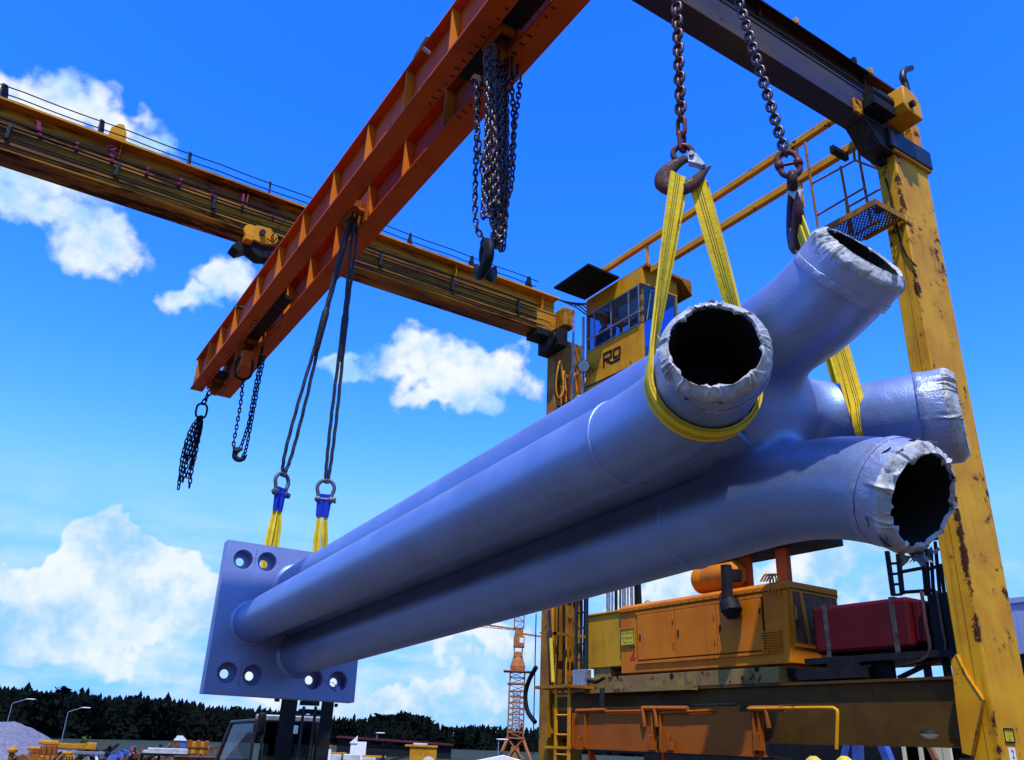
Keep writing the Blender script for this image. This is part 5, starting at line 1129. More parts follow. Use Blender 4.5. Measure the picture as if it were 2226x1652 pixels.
def conifer(p, h, r):
    nl = rnd.randint(7, 10); n = 8
    for k in range(nl):
        f = k/nl; z0 = p.z+h*(.10+.90*f); rr = r*(1-f)**.85*rnd.uniform(.75, 1.2)+.12; z1 = min(p.z+h, z0+h*(1.7/nl)); ph = rnd.uniform(0, 6)
        ctr = V((p.x+rnd.uniform(-.1, .1)*rr, p.y+rnd.uniform(-.1, .1)*rr, 0)); vs = []
        for i in range(n):
            a = ph+i*2*math.pi/n; q = rr*(rnd.uniform(.8, 1.3) if i % 2 else rnd.uniform(.4, .65)); vs.append((ctr.x+q*math.cos(a), ctr.y+q*math.sin(a), z0-rr*rnd.uniform(.05, .45)))
        fo.add(vs+[(ctr.x, ctr.y, z1)], [(i, (i+1) % n, n) for i in range(n)])
def leafy(p, h, r):
    for k in range(150):
        a = rnd.uniform(0, 6.28); t = rnd.uniform(0, 1)**.6; zz_ = rnd.uniform(.25, 1); rr = r*math.sqrt(max(.05, 1-((zz_-.6)/.42)**2))*t
        c = V((p.x+rr*math.cos(a), p.y+rr*math.sin(a), p.z+h*zz_)); q = [V((rnd.uniform(-1, 1), rnd.uniform(-1, 1), rnd.uniform(-1, 1)))*r*.32 for _ in range(4)]
        fo.add([c+x for x in q], [(0, 1, 2), (0, 2, 3)])
for row, dd_ in enumerate((0, 9, 20)):
    u = -400.
    while u < 2600:
        d = lerp(150, 240, min(1, max(0, u/1100)))+dd_+rnd.uniform(-3, 3); vt = vtop(u)+rnd.gauss(0, 2.2)+5*noise.noise(V((u*.012, 3, 1)))+(7 if row == 0 else 3 if row == 1 else 0)
        if rnd.random() < .12: vt -= rnd.uniform(5, 12)
        h = hgt(u, vt, d); p = gpt(u, d, 0)
        if 815 < u < 925 and row: leafy(p, h, h*.42)
        elif rnd.random() < .13: leafy(p, h*rnd.uniform(.86, .97), h*rnd.uniform(.28, .4))
        else: conifer(p, h, h*rnd.uniform(.2, .33))
        u += rnd.uniform(5, 12)*(1+max(0, u)/2600)
    # undergrowth closing the wood below the crowns
bk = MB()
for i in range(61):
    u = -420+i*50.5; d = lerp(150, 240, min(1, max(0, u/1100)))+3
    for _ in range(7): p = gpt(u+rnd.uniform(-25, 25), d+rnd.uniform(-2, 6)); conifer(p, max(1.2, (hgt(u, vtop(u), d))*rnd.uniform(.3, .72)), rnd.uniform(1.6, 3.0))
# unseen trees added beside and behind the camera, to darken the low horizon
for i in range(330):
    a = AZ+rad(62)+rad(236)*(i+.5)/330; d = rnd.uniform(52, 66); p = V((math.cos(a)*d, math.sin(a)*d, 0)); h = rnd.uniform(7, 10); conifer(p, h, h*rnd.uniform(.25, .35)); conifer(p+V((rnd.uniform(-2, 2), rnd.uniform(-2, 2), 0)), h*.5, 2.6)
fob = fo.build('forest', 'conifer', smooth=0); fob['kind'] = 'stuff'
# street lamps
M['lamp_grey'] = plain('lamp_post_grey', (.20, .24, .38), .5, .4, .15)
def lamp(u, v, d, arm, label):
    c, e, f = fr(u, d); z = hgt(u, v, d); s = d/FPX; o = thing('street_lamp', label, 'street lamp', c, 'street lamps along the yard')
    b = MB(); b.tube([c, c+Zv*(z-.1), c+Zv*z+e*(.15 if arm else 0)], [.07, .045, .04], 8); 
    if arm: b.tube([c+Zv*z+e*.1, c+Zv*(z+arm*s*.35)+e*arm*s], .035, 8)
    b.build('post', 'lamp_grey', o, 60)
    h = c+Zv*(z+(arm*s*.35 if arm else 0))+e*(arm*s); b = MB(); b.tube([h-e*.2, h+e*.25, h+e*.75, h+e*.95], [.07, .14, .14, .07], 10, flat=(.5, 1.3)); b.build('lamp_head', 'white', o, 60)
lamp(6, 1527, 135, 22, 'tall grey street lamp above the gravel pile, in front of the forest')
lamp(134, 1546, 128, 22, 'tall grey street lamp in front of the forest, right of the gravel pile')
lamp(819, 1593, 120, 0, 'short street lamp showing just above the long dark red roof')
lamp(1084, 1607, 90, 0, 'short street lamp just left of the tower crane foot')
# gravel pile
M['gravel'] = plain('pale_gravel', (.15, .15, .20), .95, 0., .25, 5, .5)
b = MB(); n, c0 = 44, gpt(6, 62); e, f = sdir(20), hdir(20); vs = []
for j in range(n+1):
    for i in range(n+1):
        x, y = (i/n-.5)*15, (j/n-.5)*12; h = 2.1*math.exp(-(((x+.2)/2.5)**2+(y/2.6)**2)**1.3)+1.9*math.exp(-(((x+4.6)/2.4)**2+(y/2.4)**2)**1.3)+.7*math.exp(-(((x-3.2)/1.9)**2+(y/2)**2)**1.2)-.05; q = c0+e*x+f*y
        h += .10*noise.noise(V((x, y, 0))*1.6)+.05*noise.noise(V((x, y, 3))*5) if h > .02 else -.03; vs.append((q.x, q.y, h))
b.add(vs, [(j*(n+1)+i, j*(n+1)+i+1, (j+1)*(n+1)+i+1, (j+1)*(n+1)+i) for j in range(n) for i in range(n)])
tag(b.build('gravel_pile', 'gravel', smooth=60), 'pale grey gravel heap in front of the forest at the far left', 'gravel pile')
# left hand scrap and machine parts
M['blue_drum'] = plain('blue_plastic', (.06, .12, .42), .5, 0., .3, 5)
M['ochre'] = paint('ochre_machine_paint', (.55, .25, .01), (.42, .17, .01), chips=.60, scale=4.); M['rusty'] = plain('rusty_scrap', (.16, .065, .03), .8, 0., .6, 4)
def scrap(u, d, w_, h_, n, seed, label, mats):
    c, e, f = fr(u, d); o = thing('scrap_heap', label, 'scrap heap', c, 'scrap heaps in the yard'); r = random.Random(seed)
    for k, mt in enumerate(mats):
        b = MB()
        for i in range(n):
            p = c+e*r.uniform(-w_, w_)*.5+f*r.uniform(-.8, .8)+Zv*r.uniform(0, h_*.6); dv = V((r.uniform(-1, 1), r.uniform(-1, 1), r.uniform(-.3, .8))).normalized()*r.uniform(.4, 1.1)*h_*.8; q = p+dv; q.z = min(max(q.z, .05), h_)
            b.bar(p, q, r.uniform(.05, .16), r.uniform(.05, .2))
        b.build('bar_tangle', mt, o, 0)
    return o
d0_ = 46.
scrap(75, d0_, 2.0, .95, 12, 4, 'tangle of brown and grey machine scrap below the gravel pile', ('rusty', 'dark_steel', 'orange'))
scrap(306, d0_+6, 1.2, 1.25, 14, 8, 'tangle of rusty steel offcuts at the left end of the white slabs', ('rusty', 'rusty', 'dark_steel'))
c, e, f = fr(58, 44); b = MB(); b.lathe(c+Zv*.42-f*.1, (f*.8+e*.5), [(0, .22), (0, .4), (.05, .45), (.18, .45), (.22, .4), (.22, .22)], 24); t = thing('old_tyre', 'old brown tyre standing among the scrap below the gravel pile', 'tyre', c); b.build('tyre', 'rusty', t, 40); b = MB(); b.lathe(c+Zv*.42-f*.06, (f*.8+e*.5), [(0, .08), (0, .22), (.15, .22), (.15, .08)], 20); b.build('rim', 'dark_steel', t, 40)
c, e, f = fr(33, 44); t = thing('marker_post', 'short orange post with a rounded head at the far left of the yard', 'post', c); b = MB(); b.cyl(c, c+Zv*.9, .11, 12); b.build('post', 'orange', t, 40); b = MB(); b.lathe(c+Zv*.9, Zv, [(0, .11), (.03, .19), (.12, .2), (.2, .14), (.25, .04)], 14); b.build('head', 'ochre', t, 40)
def machine(u, d, w_, z1, label, mat2, seed):
    c, e, f = fr(u, d); t = thing('machine_unit', label, 'machine part', c, 'yellow machine parts in the yard'); r = random.Random(seed)
    b = MB(); obox(b, c, e, f, w_, .9, .25, z1*.55); b.build('lower_housing', 'ochre', t, 0, .03)
    b = MB(); obox(b, c+e*.05, e, f, w_*.8, .8, z1*.56, z1*.86); b.build('upper_housing', mat2, t, 0, .03)
    b = MB(); obox(b, c-e*.05, e, f, w_*1.05, .6, z1*.87, z1); b.build('top_cover', 'ochre', t, 0, .04)
    for i in range(4): b = MB(); obox(b, c-f*.47+e*(w_*(i/3-.5)*.8), e, f, .06, .05, .3, z1*.85); b.build('rib', 'rusty', t, 0)
    for s in (-1, 1): b = MB(); b.lathe(c+e*(s*w_*.32)+Zv*.28-f*.55, f, [(0, .12), (0, .28), (.16, .28), (.16, .12)], 16); b.build('wheel', 'rubber', t, 40)
machine(110, 47, .8, 1.38, 'tall yellow and orange machine unit before the right foot of the gravel pile', 'orange', 2)
machine(156, 45, .42, .98, 'narrow yellow machine unit right of the tall yellow and orange one', 'ochre', 3)
c, e, f = fr(192, 47); t = thing('steel_trestle', 'grey steel trestle table with splayed legs, under the yellow bundle', 'trestle', c)
b = MB(); obox(b, c, e, f, 1.6, .9, .86, .96); b.build('table_top', 'grey_steel', t, 0)
for s in (-1, 1):
    for q in (-1, 1): b = MB(); b.bar(c+e*s*.78+f*q*.4, c+e*s*.45+f*q*.35+Zv*.86, .11); b.build('leg', 'white', t, 0)
b = MB(); obox(b, c, e, f, 1.0, .5, .05, .6); b.build('stored_box', 'dark_steel', t, 0, .03)
c, e, f = fr(163, 48); b = MB(); 
FBc = (c, e, f)
t = thing('form_bundle', 'bundle of long yellow and brown forms lying on the grey trestle', 'form bundle', c+Zv*1.6); [MB().bar(c-e*.9+f*(i-2)*.15+Zv*(1.16+.05*(i % 2)), c+e*.95+f*(i-2)*.15+Zv*(1.12+.05*(i % 3)), .16).build('form_bar', 'ochre', t, 0) for i in range(5)]; b = MB(); obox(b, c-e*.2, e, f, 1.5, .9, 1.0, 1.07); b.build('bearer', 'rusty', t, 0); b = MB(); obox(b, c+e*.75, e, f, .45, .6, 1.0, 1.33); b.build('end_block', 'ochre', t, 0, .03)
scrap(130, 50, 2.4, .9, 9, 31, 'tangle of ochre and grey machine scrap behind the yellow machine units', ('ochre', 'grey_steel'))
scrap(240, 57, 1.6, .6, 8, 37, 'low tangle of dark scrap between the trestle and the blue drums', ('dark_steel', 'blue_drum'))
scrap(340, 60, 3.2, .75, 10, 41, 'low tangle of rusty scrap behind the slab rack', ('rusty', 'ochre'))
scrap(200, 60, 4.0, 1.1, 14, 51, 'long dark tangle of steel scrap behind the trestle', ('black', 'rusty'))
scrap(430, 62, 5.0, 1.2, 14, 57, 'long dark tangle of steel scrap behind the orange form crates', ('dark_steel', 'rusty'))
scrap(780, 66, 5.0, 1.3, 14, 61, 'dark tangle of scrap beside the white gabled hut', ('black', 'dark_steel'))
machine(84, 49, .7, 1.05, 'short orange machine unit left of the tall yellow and orange one', 'orange', 9)
for i, (u, s_, lab) in enumerate(((258, .34, 'blue cable drum lying flat, left of the larger tilted drum'), (272, .42, 'middle blue cable drum leaning against the right one'), (284, .5, 'upright blue cable drum beside the rusty offcuts'))):
    c, e, f = fr(u, 55+i); ax_ = (f*.6+e*.7+Zv*.15*i).normalized(); t = thing('cable_drum', lab, 'cable drum', c, 'blue cable drums'); b = MB(); b.lathe(c+Zv*s_-ax_*.25, ax_, [(0, .1), (0, s_), (.06, s_), (.06, s_*.55)], 20); b.build('flange', 'blue_drum', t, 40); b = MB(); b.lathe(c+Zv*s_+ax_*.25, ax_, [(0, s_*.55), (0, s_), (.06, s_), (.06, .1)], 20); b.build('flange', 'blue_drum', t, 40); b = MB(); b.lathe(c+Zv*s_-ax_*.19, ax_, [(0, s_*.55), (.44, s_*.55)], 20); b.build('core', 'dark_steel', t, 40)
M['conc'] = plain('pale_concrete', (.45, .45, .44), .9, 0., .2, 3)
for i in range(2):
    c, e, f = fr(364, 50); b = MB(); obox(b, c+e*(.1*i), e, f, 2.1-.2*i, 1.2, .92+.12*i, 1.035+.12*i); tag(b.build('concrete_slab', 'conc', smooth=0, bevel=.01), ('lower pale concrete slab of the pair beside the rusty offcuts', 'upper white slab of the pair beside the rusty offcuts')[i], 'concrete slab', 'slabs in the yard')
c, e, f = fr(352, 50); t = thing('slab_rack', 'dark rack carrying the two pale slabs', 'rack', c); b = MB(); obox(b, c+e*.3, e, f, 2.4, 1.1, .82, .915); b.build('shelf', 'dark_steel', t, 0)
for s in (-.8, 0, .9): b = MB(); obox(b, c+e*s, e, f, .14, .9, 0, .819); b.build('leg', 'black', t, 0)
b = MB(); obox(b, c+e*.2, e, f, 1.1, .7, .05, .55); b.build('stored_box', 'blue_drum', t, 0)
rows = [(0, 0, 'lowest front'), (0, 1, 'lowest rear'), (1, 0, 'second layer front'), (1, 1, 'second layer rear'), (2, 0, 'top front'), (2, 1, 'top rear')]
for k, q, w_ in rows:
    c, e, f = fr(452, 48); ex_ = (e*.97+f*.25).normalized(); p = c+f*(q*.5)+e*(.15*k); b = MB(); z0 = .06+k*.275
    for zz0, zz1, ww in ((0, .04, .3), (.04, .23, .05), (.23, .27, .3)): obox(b, p, ex_, ex_.cross(Zv)*-1, 4.2-.3*k, ww, z0+zz0+.0005*zz0, z0+zz1)
    tag(b.build('steel_girder', 'rusty' if k else 'dark_steel', smooth=0), 'long dark steel girder, %s of the stack left of the forklift' % w_, 'steel girder', 'stacked steel girders')
lab5 = ('first', 'second', 'third', 'fourth', 'fifth')
for i in range(5):
    c, e, f = fr(414+i*9.2, 52); b = MB(); t = thing('form_crate', '%s from the left of the upright orange form crates above the girder stack' % lab5[i], 'formwork panel', c+Zv*.9, 'orange form crates')
    obox(b, c, e, f, .20, .5, .9, 1.56-.06*(i % 2)); b.build('panel', 'ochre' if i % 2 else 'orange', t, 0, .02); b = MB(); obox(b, c-f*.27, e, f, .22, .05, 1.2, 1.26); b.build('strap', 'rusty', t, 0)
for i in range(9):
    c, e, f = fr(464+i*7.5, 52+i % 3); hh = random.uniform(.28, .5); b = MB(); t = thing('formwork_prop', 'small orange or brown prop upright on the girder stack beside the forklift', 'prop', c+Zv*.9, 'orange props on the girder stack'); b.cyl(c+Zv*.9, c+Zv*(.9+hh), .06, 8); b.build('tube', 'orange' if i % 2 else 'rusty', t, 40); b = MB(); obox(b, c, e, f, .15, .15, .9+hh, .94+hh); b.build('head_plate', 'rusty', t, 0)
c, e, f = fr(392, 54); t = thing('site_hut', 'tiny site hut with a brown gable, white roof and blue side, above the slabs', 'hut', c); b = MB(); obox(b, c, e, f, .58, .8, .8, 1.5); b.build('wall', 'blue_drum', t, 0); b = MB(); b.prism([c-e*.36-f*.45+Zv*1.50, c+e*.36-f*.45+Zv*1.50, c+e*.1-f*.45+Zv*1.74, c-e*.2-f*.45+Zv*1.74], f*.9); b.build('roof', 'white', t, 0); b = MB(); obox(b, c-e*.16-f*.41, e, f, .28, .02, .9, 1.46); b.build('gable', 'rusty', t, 0)
def bush(u, d, r, h, label):
    c, e, f = fr(u, d); b = MB(); rr = random.Random(int(u)); t = thing('bush', label, 'bush', c, 'weeds in the yard')
    for k in range(160):
        p = c+e*rr.gauss(0, r*.4)+f*rr.gauss(0, r*.4)+Zv*rr.uniform(.05, h); q = [V((rr.uniform(-1, 1), rr.uniform(-1, 1), rr.uniform(-1, 1)))*.14 for _ in range(3)]; b.add([p+x for x in q], [(0, 1, 2)])
    b.build('foliage', 'leaf', t, 0); b = MB(); b.tube([c, c+Zv*h*.7], [.03, .015], 6); b.build('stem', 'rusty', t, 60)
bush(222, 47, .5, .7, 'green weeds at the foot of the grey trestle'); bush(183, 52, .25, 1.5, 'single tall green weed behind the yellow bundle'); bush(300, 46, .5, .5, 'green weeds at the foot of the rusty offcuts')
M['road'] = plain('yard_asphalt', (.16, .17, .22), .85, 0., .25, 2)
b = MB(); q = [gpt(232, 30, .004), gpt(300, 30, .004), gpt(275, 110, .004), gpt(238, 110, .004)]; b.add(q, [(0, 1, 2, 3)]); structure(b.build('path', 'road', smooth=0))
# ------------------------------------------------------------------ forklift
FD = 18.; uF = 655; c, e, f = fr(uF, FD); sF = FD/FPX
def fk(u, v, dd=0.):
    d = FD+dd; p = gpt(u, d); return V((p.x, p.y, hgt(u, v, d)))
fl_ = thing('forklift', 'black heavy forklift truck with a tall twin rail mast, standing behind the end plate', 'forklift', c)
def fbox(name, u0, u1, v0, v1, d0, d1, mat, bev=.01, par=None):
    a_, b_ = fk(u0, v1, d0), fk(u1, v0, d0); b = MB(); ee_ = V((b_.x-a_.x, b_.y-a_.y, 0)); w_ = ee_.length; ee_.normalize(); z0 = max(.05, a_.z); b.prism([V((a_.x, a_.y, z0)), V((b_.x, b_.y, z0)), V((b_.x, b_.y, b_.z)), V((a_.x, a_.y, b_.z))], f*(d1-d0)); return b.build(name, mat, par or fl_, 0, bev)
fbox('mast_rail', 600, 636, 1508, 1900, 0, .25, 'black'); fbox('mast_rail', 690, 717, 1508, 1900, 0, .25, 'black')
for v in (1531, 1549): fbox('mast_crossbar', 641, 685, v-7, v+1, .05, .2, 'black')
fbox('mast_crossbar', 584, 595.5, 1517, 1524, .05, .2, 'black'); fbox('mast_crossbar', 718.5, 726, 1529, 1536, .05, .2, 'black')
fbox('hose_reel', 642, 684, 1568, 1583, .3, .6, 'black', .03); fbox('lift_chain', 648, 655, 1535, 1780, -.03, -.001, 'dark_steel'); fbox('lift_chain', 674, 681, 1535, 1780, -.03, -.001, 'dark_steel')
fbox('hood', 640, 716, 1556, 1572, 1.6, 3.2, 'black', .05)
cabF = fbox('cab_roof', 548, 692, 1558, 1565, .9, 2.6, 'grey_steel', .02)
for u0, u1, v0, d in ((546, 553, 1565.5, .9), (566, 573, 1565.5, .9), (684, 690, 1566, .9), (612, 617, 1566, 2.4)): fbox('cab_pillar', u0, u1, v0, 1800, d, d+.1, 'dark_steel')
fbox('pane', 574, 683, 1566, 1660, .95, .96, 'glass_dark', 0); 
a_ = [fk(551, 1570, .95), fk(497, 1572, 2.3), fk(470, 1690, 2.3), fk(551, 1690, .95)]
b = MB(); b.prism(a_, f*.012); b.build('pane', 'glass', fl_, 0); b = MB(); b.tube([fk(497, 1570, 2.3), fk(466, 1700, 2.3)], .04, 8); b.tube([fk(551, 1566, .92), fk(497, 1570, 2.3)], .04, 8); b.build('cab_pillar', 'dark_steel', fl_, 40)
fbox('mirror', 553, 571, 1548, 1598, .5, .6, 'black', .05); fbox('work_lamp', 635, 645, 1577, 1595, -.06, -.005, 'white', .01)
fbox('body', 480, 745, 1672, 1800, .9, 3.6, 'black', .05); fbox('seat', 585, 640, 1600, 1672, 1.5, 1.8, 'black', .05)
for u in (520, 735): 
    p = fk(u, 1730, .8); b = MB(); b.lathe(V((p.x, p.y, .5))-e*.2, e, [(0, .25), (0, .46), (.05, .5), (.35, .5), (.4, .46), (.4, .25)], 24); wl = b.build('wheel', 'rubber', fl_, 40)
for s in (-1, 1): b = MB(); q = c+e*(s*.45)-f*.02; b.prism([q-e*.07+Zv*.25, q+e*.07+Zv*.25, q+e*.07+Zv*.31, q-e*.07+Zv*.31], -f*1.2); b.build('fork', 'dark_steel', fl_, 0)
# ------------------------------------------------------------------ right of the forklift
c, e, f = fr(715, 30); t = thing('white_post', 'white painted post with an orange cap right of the forklift mast', 'post', c); b = MB(); obox(b, c, e, f, .22, .22, 0, 1.72); b.build('post', 'white', t, 0, .01); b = MB(); obox(b, c, e, f, .27, .27, 1.721, 1.80); b.build('cap', 'orange', t, 0, .01)
for i, (u, w_, z0, z1) in enumerate(((740, .9, 0, .95), (772, .9, 0, 1.0), (804, .95, 0, .9), (733, .7, .96, 1.28), (768, 1.0, 1.01, 1.3), (806, .8, .91, 1.2))):
    c, e, f = fr(u, 44); b = MB(); obox(b, c, e, f, w_*.78, .8, z0, z1); pos_ = ('lower left', 'lower middle', 'lower right', 'upper left', 'upper middle', 'upper right')[i]
    tag(b.build('concrete_block', 'conc', smooth=0, bevel=.03), '%s grey concrete block of the pile below the white gabled hut' % pos_, 'concrete block', 'piled concrete blocks')
for i, (u, zt) in enumerate(((735, 1.36), (812, 1.28))):
    c, e, f = fr(u, 44); b = MB(); obox(b, c, e, f, .9, .6, zt-.07, zt); tag(b.build('plank', 'ochre', smooth=0), ('pale plank lying on the left end of the block pile', 'pale plank lying on the right end of the block pile')[i], 'plank', 'planks on the block pile')
c, e, f = fr(775, 58); t = thing('gabled_hut', 'white gabled hut behind the concrete block pile', 'hut', c); b = MB(); obox(b, c+e*.15, e, f, .95, 1.4, 0, hgt(775, 1612, 58)); b.build('wall', 'white', t, 0); z_ = hgt(775, 1612, 58); b = MB(); b.prism([c-e*.42-f*.75+Zv*(z_-.1), c+e*.05-f*.75+Zv*(z_-.1), c+e*.05-f*.75+Zv*(z_+.35)], f*1.5); b.build('gable', 'white', t, 0)
M['darkred'] = plain('dark_red_roof', (.09, .012, .016), .7, 0., .3, 1.)
c, e, f = fr(868, 110); t = thing('long_shed', 'long dark shed with a thin dark red roof edge before the forest', 'shed', c); z_ = hgt(860, 1608, 110); b = MB(); b.prism([c-e*7.5+Zv*(z_-.05), c+e*6.5+Zv*(z_-.42), c+e*6.5+Zv*(z_-.22), c-e*7.5+Zv*(z_+.15)], f*9); b.build('roof', 'darkred', t, 0); b = MB(); b.prism([c-e*7.3+f*.4, c+e*6.3+f*.4, c+e*6.3+f*.4+Zv*(z_-.5), c-e*7.3+f*.4+Zv*(z_-.1)], f*8); b.build('wall', 'black', t, 0)
for i, (x, w_) in enumerate(((-2.6, 1.6), (-.6, 1.8), (.2, .6), (2.2, 1.2))):
    b = MB(); q = c+e*x+f*.38; obox(b, q, e, f, w_, .03, 1.0, 1.5); b.build('window', 'glass_dark', t, 0)
c, e, f = fr(922, 40); t = thing('orange_silo_tank', 'orange yellow box tank with a round hatch and a pale lid, beside the tower crane', 'tank', c); z_ = hgt(922, 1624, 40)
b = MB(); obox(b, c, e, f, 1.15, 1.1, .4, z_); b.build('body', 'ochre', t, 0, .03); b = MB(); obox(b, c-e*.1, e, f, 1.4, 1.2, z_+.001, z_+.07); b.build('lid', 'ochre', t, 0, .01); b = MB(); obox(b, c-e*.15, e, f, .62, .4, z_+.071, z_+.15); b.build('pale_cover', 'conc', t, 0, .02)
b = MB(); b.lathe(c+e*.25-f*.56+Zv*(z_-.62), -f, [(0, .26), (.03, .27), (.05, .22)], 20); b.build('hatch', 'conc', t, 40)
for s in (-1, 1): b = MB(); obox(b, c+e*s*.45, e, f, .1, .9, 0, .4); b.build('leg', 'dark_steel', t, 0)
# tower crane
TD = 92.; M['crane_paint'] = paint('faded_orange_lattice', (.42, .15, .05), (.30, .10, .035), chips=.62, scale=2.)
c, e, f = fr(1120, TD); tcr = thing('tower_crane', 'orange lattice tower crane with stacked cabins and a four legged base, before the forest', 'tower crane', c)
def tz(v): return hgt(1120, v, TD)
def lattice(b, z0, z1, w_, n, r=.05):
    for sx in (-1, 1):
        for sy in (-1, 1): b.bar(c+e*sx*w_/2+f*sy*w_/2+Zv*z0, c+e*sx*w_/2+f*sy*w_/2+Zv*z1, r*2)
    for k in range(n):
        za, zb = lerp(z0, z1, k/n), lerp(z0, z1, (k+1)/n); cs = [(-1, -1), (1, -1), (1, 1), (-1, 1)]
        for (p, q) in zip(cs, cs[1:]+cs[:1]):
            P_, Q_ = c+e*p[0]*w_/2+f*p[1]*w_/2, c+e*q[0]*w_/2+f*q[1]*w_/2; b.bar(P_+Zv*za, Q_+Zv*za, r*1.3); b.bar(P_+Zv*(za if k % 2 else zb), Q_+Zv*(zb if k % 2 else za), r*1.2)
    return b
lattice(MB(), tz(1604), tz(1490), 1.55, 9, .055).build('mast', 'crane_paint', tcr, 0)
lattice(MB(), tz(1600), tz(1500), .7, 8, .03).build('inner_mast', 'crane_paint', tcr, 0)
lattice(MB(), tz(1364), tz(1290), 1.0, 5, .045).build('top_mast', 'crane_paint', tcr, 0)
b = MB(); obox(b, c, e, f, 2.9, 2.4, tz(1461), tz(1459)); b.build('platform', 'crane_paint', tcr, 0)
b = MB(); obox(b, c, e, f, 2.0, 1.8, tz(1488), tz(1485.5)); b.build('platform', 'crane_paint', tcr, 0)
lattice(MB(), tz(1485), tz(1461), 1.5, 2, .05).build('mast_head', 'crane_paint', tcr, 0)
b = MB(); b.lathe(c+Zv*tz(1459), Zv, [(0, .62), (.08, .75), (tz(1448)-tz(1459), .78), (tz(1432)-tz(1459), .55), (tz(1428)-tz(1459), .5)], 10); b.build('slewing_ring', 'crane_paint', tcr, 20)
b = MB(); obox(b, c, e, f, .95, .9, tz(1428), tz(1417)); b.build('winch_box', 'crane_paint', tcr, 0, .03)
for s in (-1, 1): b = MB(); obox(b, c+e*s*.42, e, f, .12, .12, tz(1417), tz(1407)); b.build('strut', 'crane_paint', tcr, 0)
b = MB(); obox(b, c+e*.05, e, f, 1.15, 1.1, tz(1407), tz(1383)); cb_ = b.build('driver_cabin', 'crane_paint', tcr, 0, .03); b = MB(); obox(b, c+e*.32-f*.56, e, f, .42, .02, tz(1398), tz(1387)); b.build('window', 'white', cb_, 0)
b = MB(); obox(b, c, e, f, .9, .9, tz(1382), tz(1366)); b.build('jib_foot', 'crane_paint', tcr, 0)
b = MB(); jl, jr = c-e*9.5-f*4+Zv*(tz(1374)+.7), c+e*4.2+f*2+Zv*(tz(1376)-.2); b.bar(c+Zv*(tz(1368)), jl, .14); b.bar(c+Zv*(tz(1370)), jl-Zv*.55, .05); b.bar(c+Zv*(tz(1370)-.3), jr, .16)
for i in range(12):
    p, q = lerp(c+Zv*tz(1368), jl, i/12), lerp(c+Zv*tz(1370)-Zv*.0, jl-Zv*.55, (i+.5)/12); b.bar(p, q, .04); b.bar(q, lerp(c+Zv*tz(1368), jl, (i+1)/12), .04)
b.build('jib', 'crane_paint', tcr, 0); b = MB(); b.bar(c+e*2.2+Zv*(tz(1374)), c+e*3.3+Zv*(tz(1366)), .12); b.build('counter_strut', 'dark_steel', tcr, 0)
for sx in (-1, 1):
    for sy in (-1, 1): b = MB(); b.bar(c+e*sx*.75+f*sy*.75+Zv*tz(1604), c+e*sx*1.75+f*sy*1.75+Zv*.1, .2); b.build('base_leg', 'crane_paint', tcr, 0)
b = MB(); obox(b, c, e, f, 1.9, 1.9, tz(1606), tz(1603)); b.bar(c-e*.75-f*.75+Zv*tz(1606), c+e*.9-f*1.2+Zv*.6, .1); b.bar(c+e*.75-f*.75+Zv*tz(1606), c-e*.9-f*1.2+Zv*.6, .1); b.prism([c-e*.7-f*.9+Zv*.3, c+e*.7-f*.9+Zv*.3, c+e*.35-f*.9+Zv*(tz(1622)), c-e*.35-f*.9+Zv*(tz(1622))], f*.5); b.build('base_frame', 'crane_paint', tcr, 0)
for s in (-1, 1): b = MB(); obox(b, c+e*s*1.7, e, f, .5, 4.2, 0, .35); b.build('base_rail', 'conc', tcr, 0)
# low white roofed container in front of the crane foot
c, e, f = fr(1095, 34); z_ = hgt(1095, 1642, 34); t = thing('site_container', 'low container with a shallow white pitched roof at the foot of the tower crane', 'container', c); b = MB(); obox(b, c, e, f, 1.9, 1.6, 0, z_-.25); b.build('wall', 'blue_drum', t, 0); b = MB(); b.prism([c-e*1.1-f*.9+Zv*(z_-.24), c+e*1.1-f*.9+Zv*(z_-.24), c-f*.9+Zv*z_], f*1.8); b.build('roof', 'white', t, 0)
# ------------------------------------------------------------------ behind the sill beam
M['panel_blue'] = plain('pale_blue_cladding', (.27, .31, .50), .55, .1, .08, .6)
wX = 27.; ya, yb_ = at(2226, 1300, X=wX).y-9, at(2040, 1340, X=wX).y; zt_ = at(2200, 1312, X=wX).z; zo = at(2205, 1422, X=wX).z; zo2 = at(2215, 1555, X=wX).z
wh_ = thing('warehouse', 'large warehouse clad in pale blue panels with a dark strip, behind the right leg', 'warehouse', (wX+8, (ya+yb_)/2, 0))
b = MB(); b.box(wX, wX+16, ya, yb_, zo, zt_); b.build('upper_cladding', 'panel_blue', wh_, 0)
b = MB(); b.box(wX+.12, wX+15.9, ya+.1, yb_-.1, zo2, zo-.001); b.build('dark_opening', 'black', wh_, 0); b = MB(); b.box(wX+.02, wX+15.95, ya+.02, yb_-.02, 0, zo2-.001); b.build('lower_cladding', 'panel_blue', wh_, 0)  # black box stands for the dark open strip in the wall
b = MB(); b.box(wX-.06, wX+16.06, ya-.06, yb_+.06, zt_+.001, zt_+.16); b.build('roof_edge', 'panel_blue', wh_, 0)
y_ = ya+.5
while y_ < yb_-.3: b = MB(); b.box(wX-.012, wX-.002, y_, y_+.03, zo+.02, zt_-.02); b.build('cladding_rib', 'panel_blue', wh_, 0); y_ += 1.1
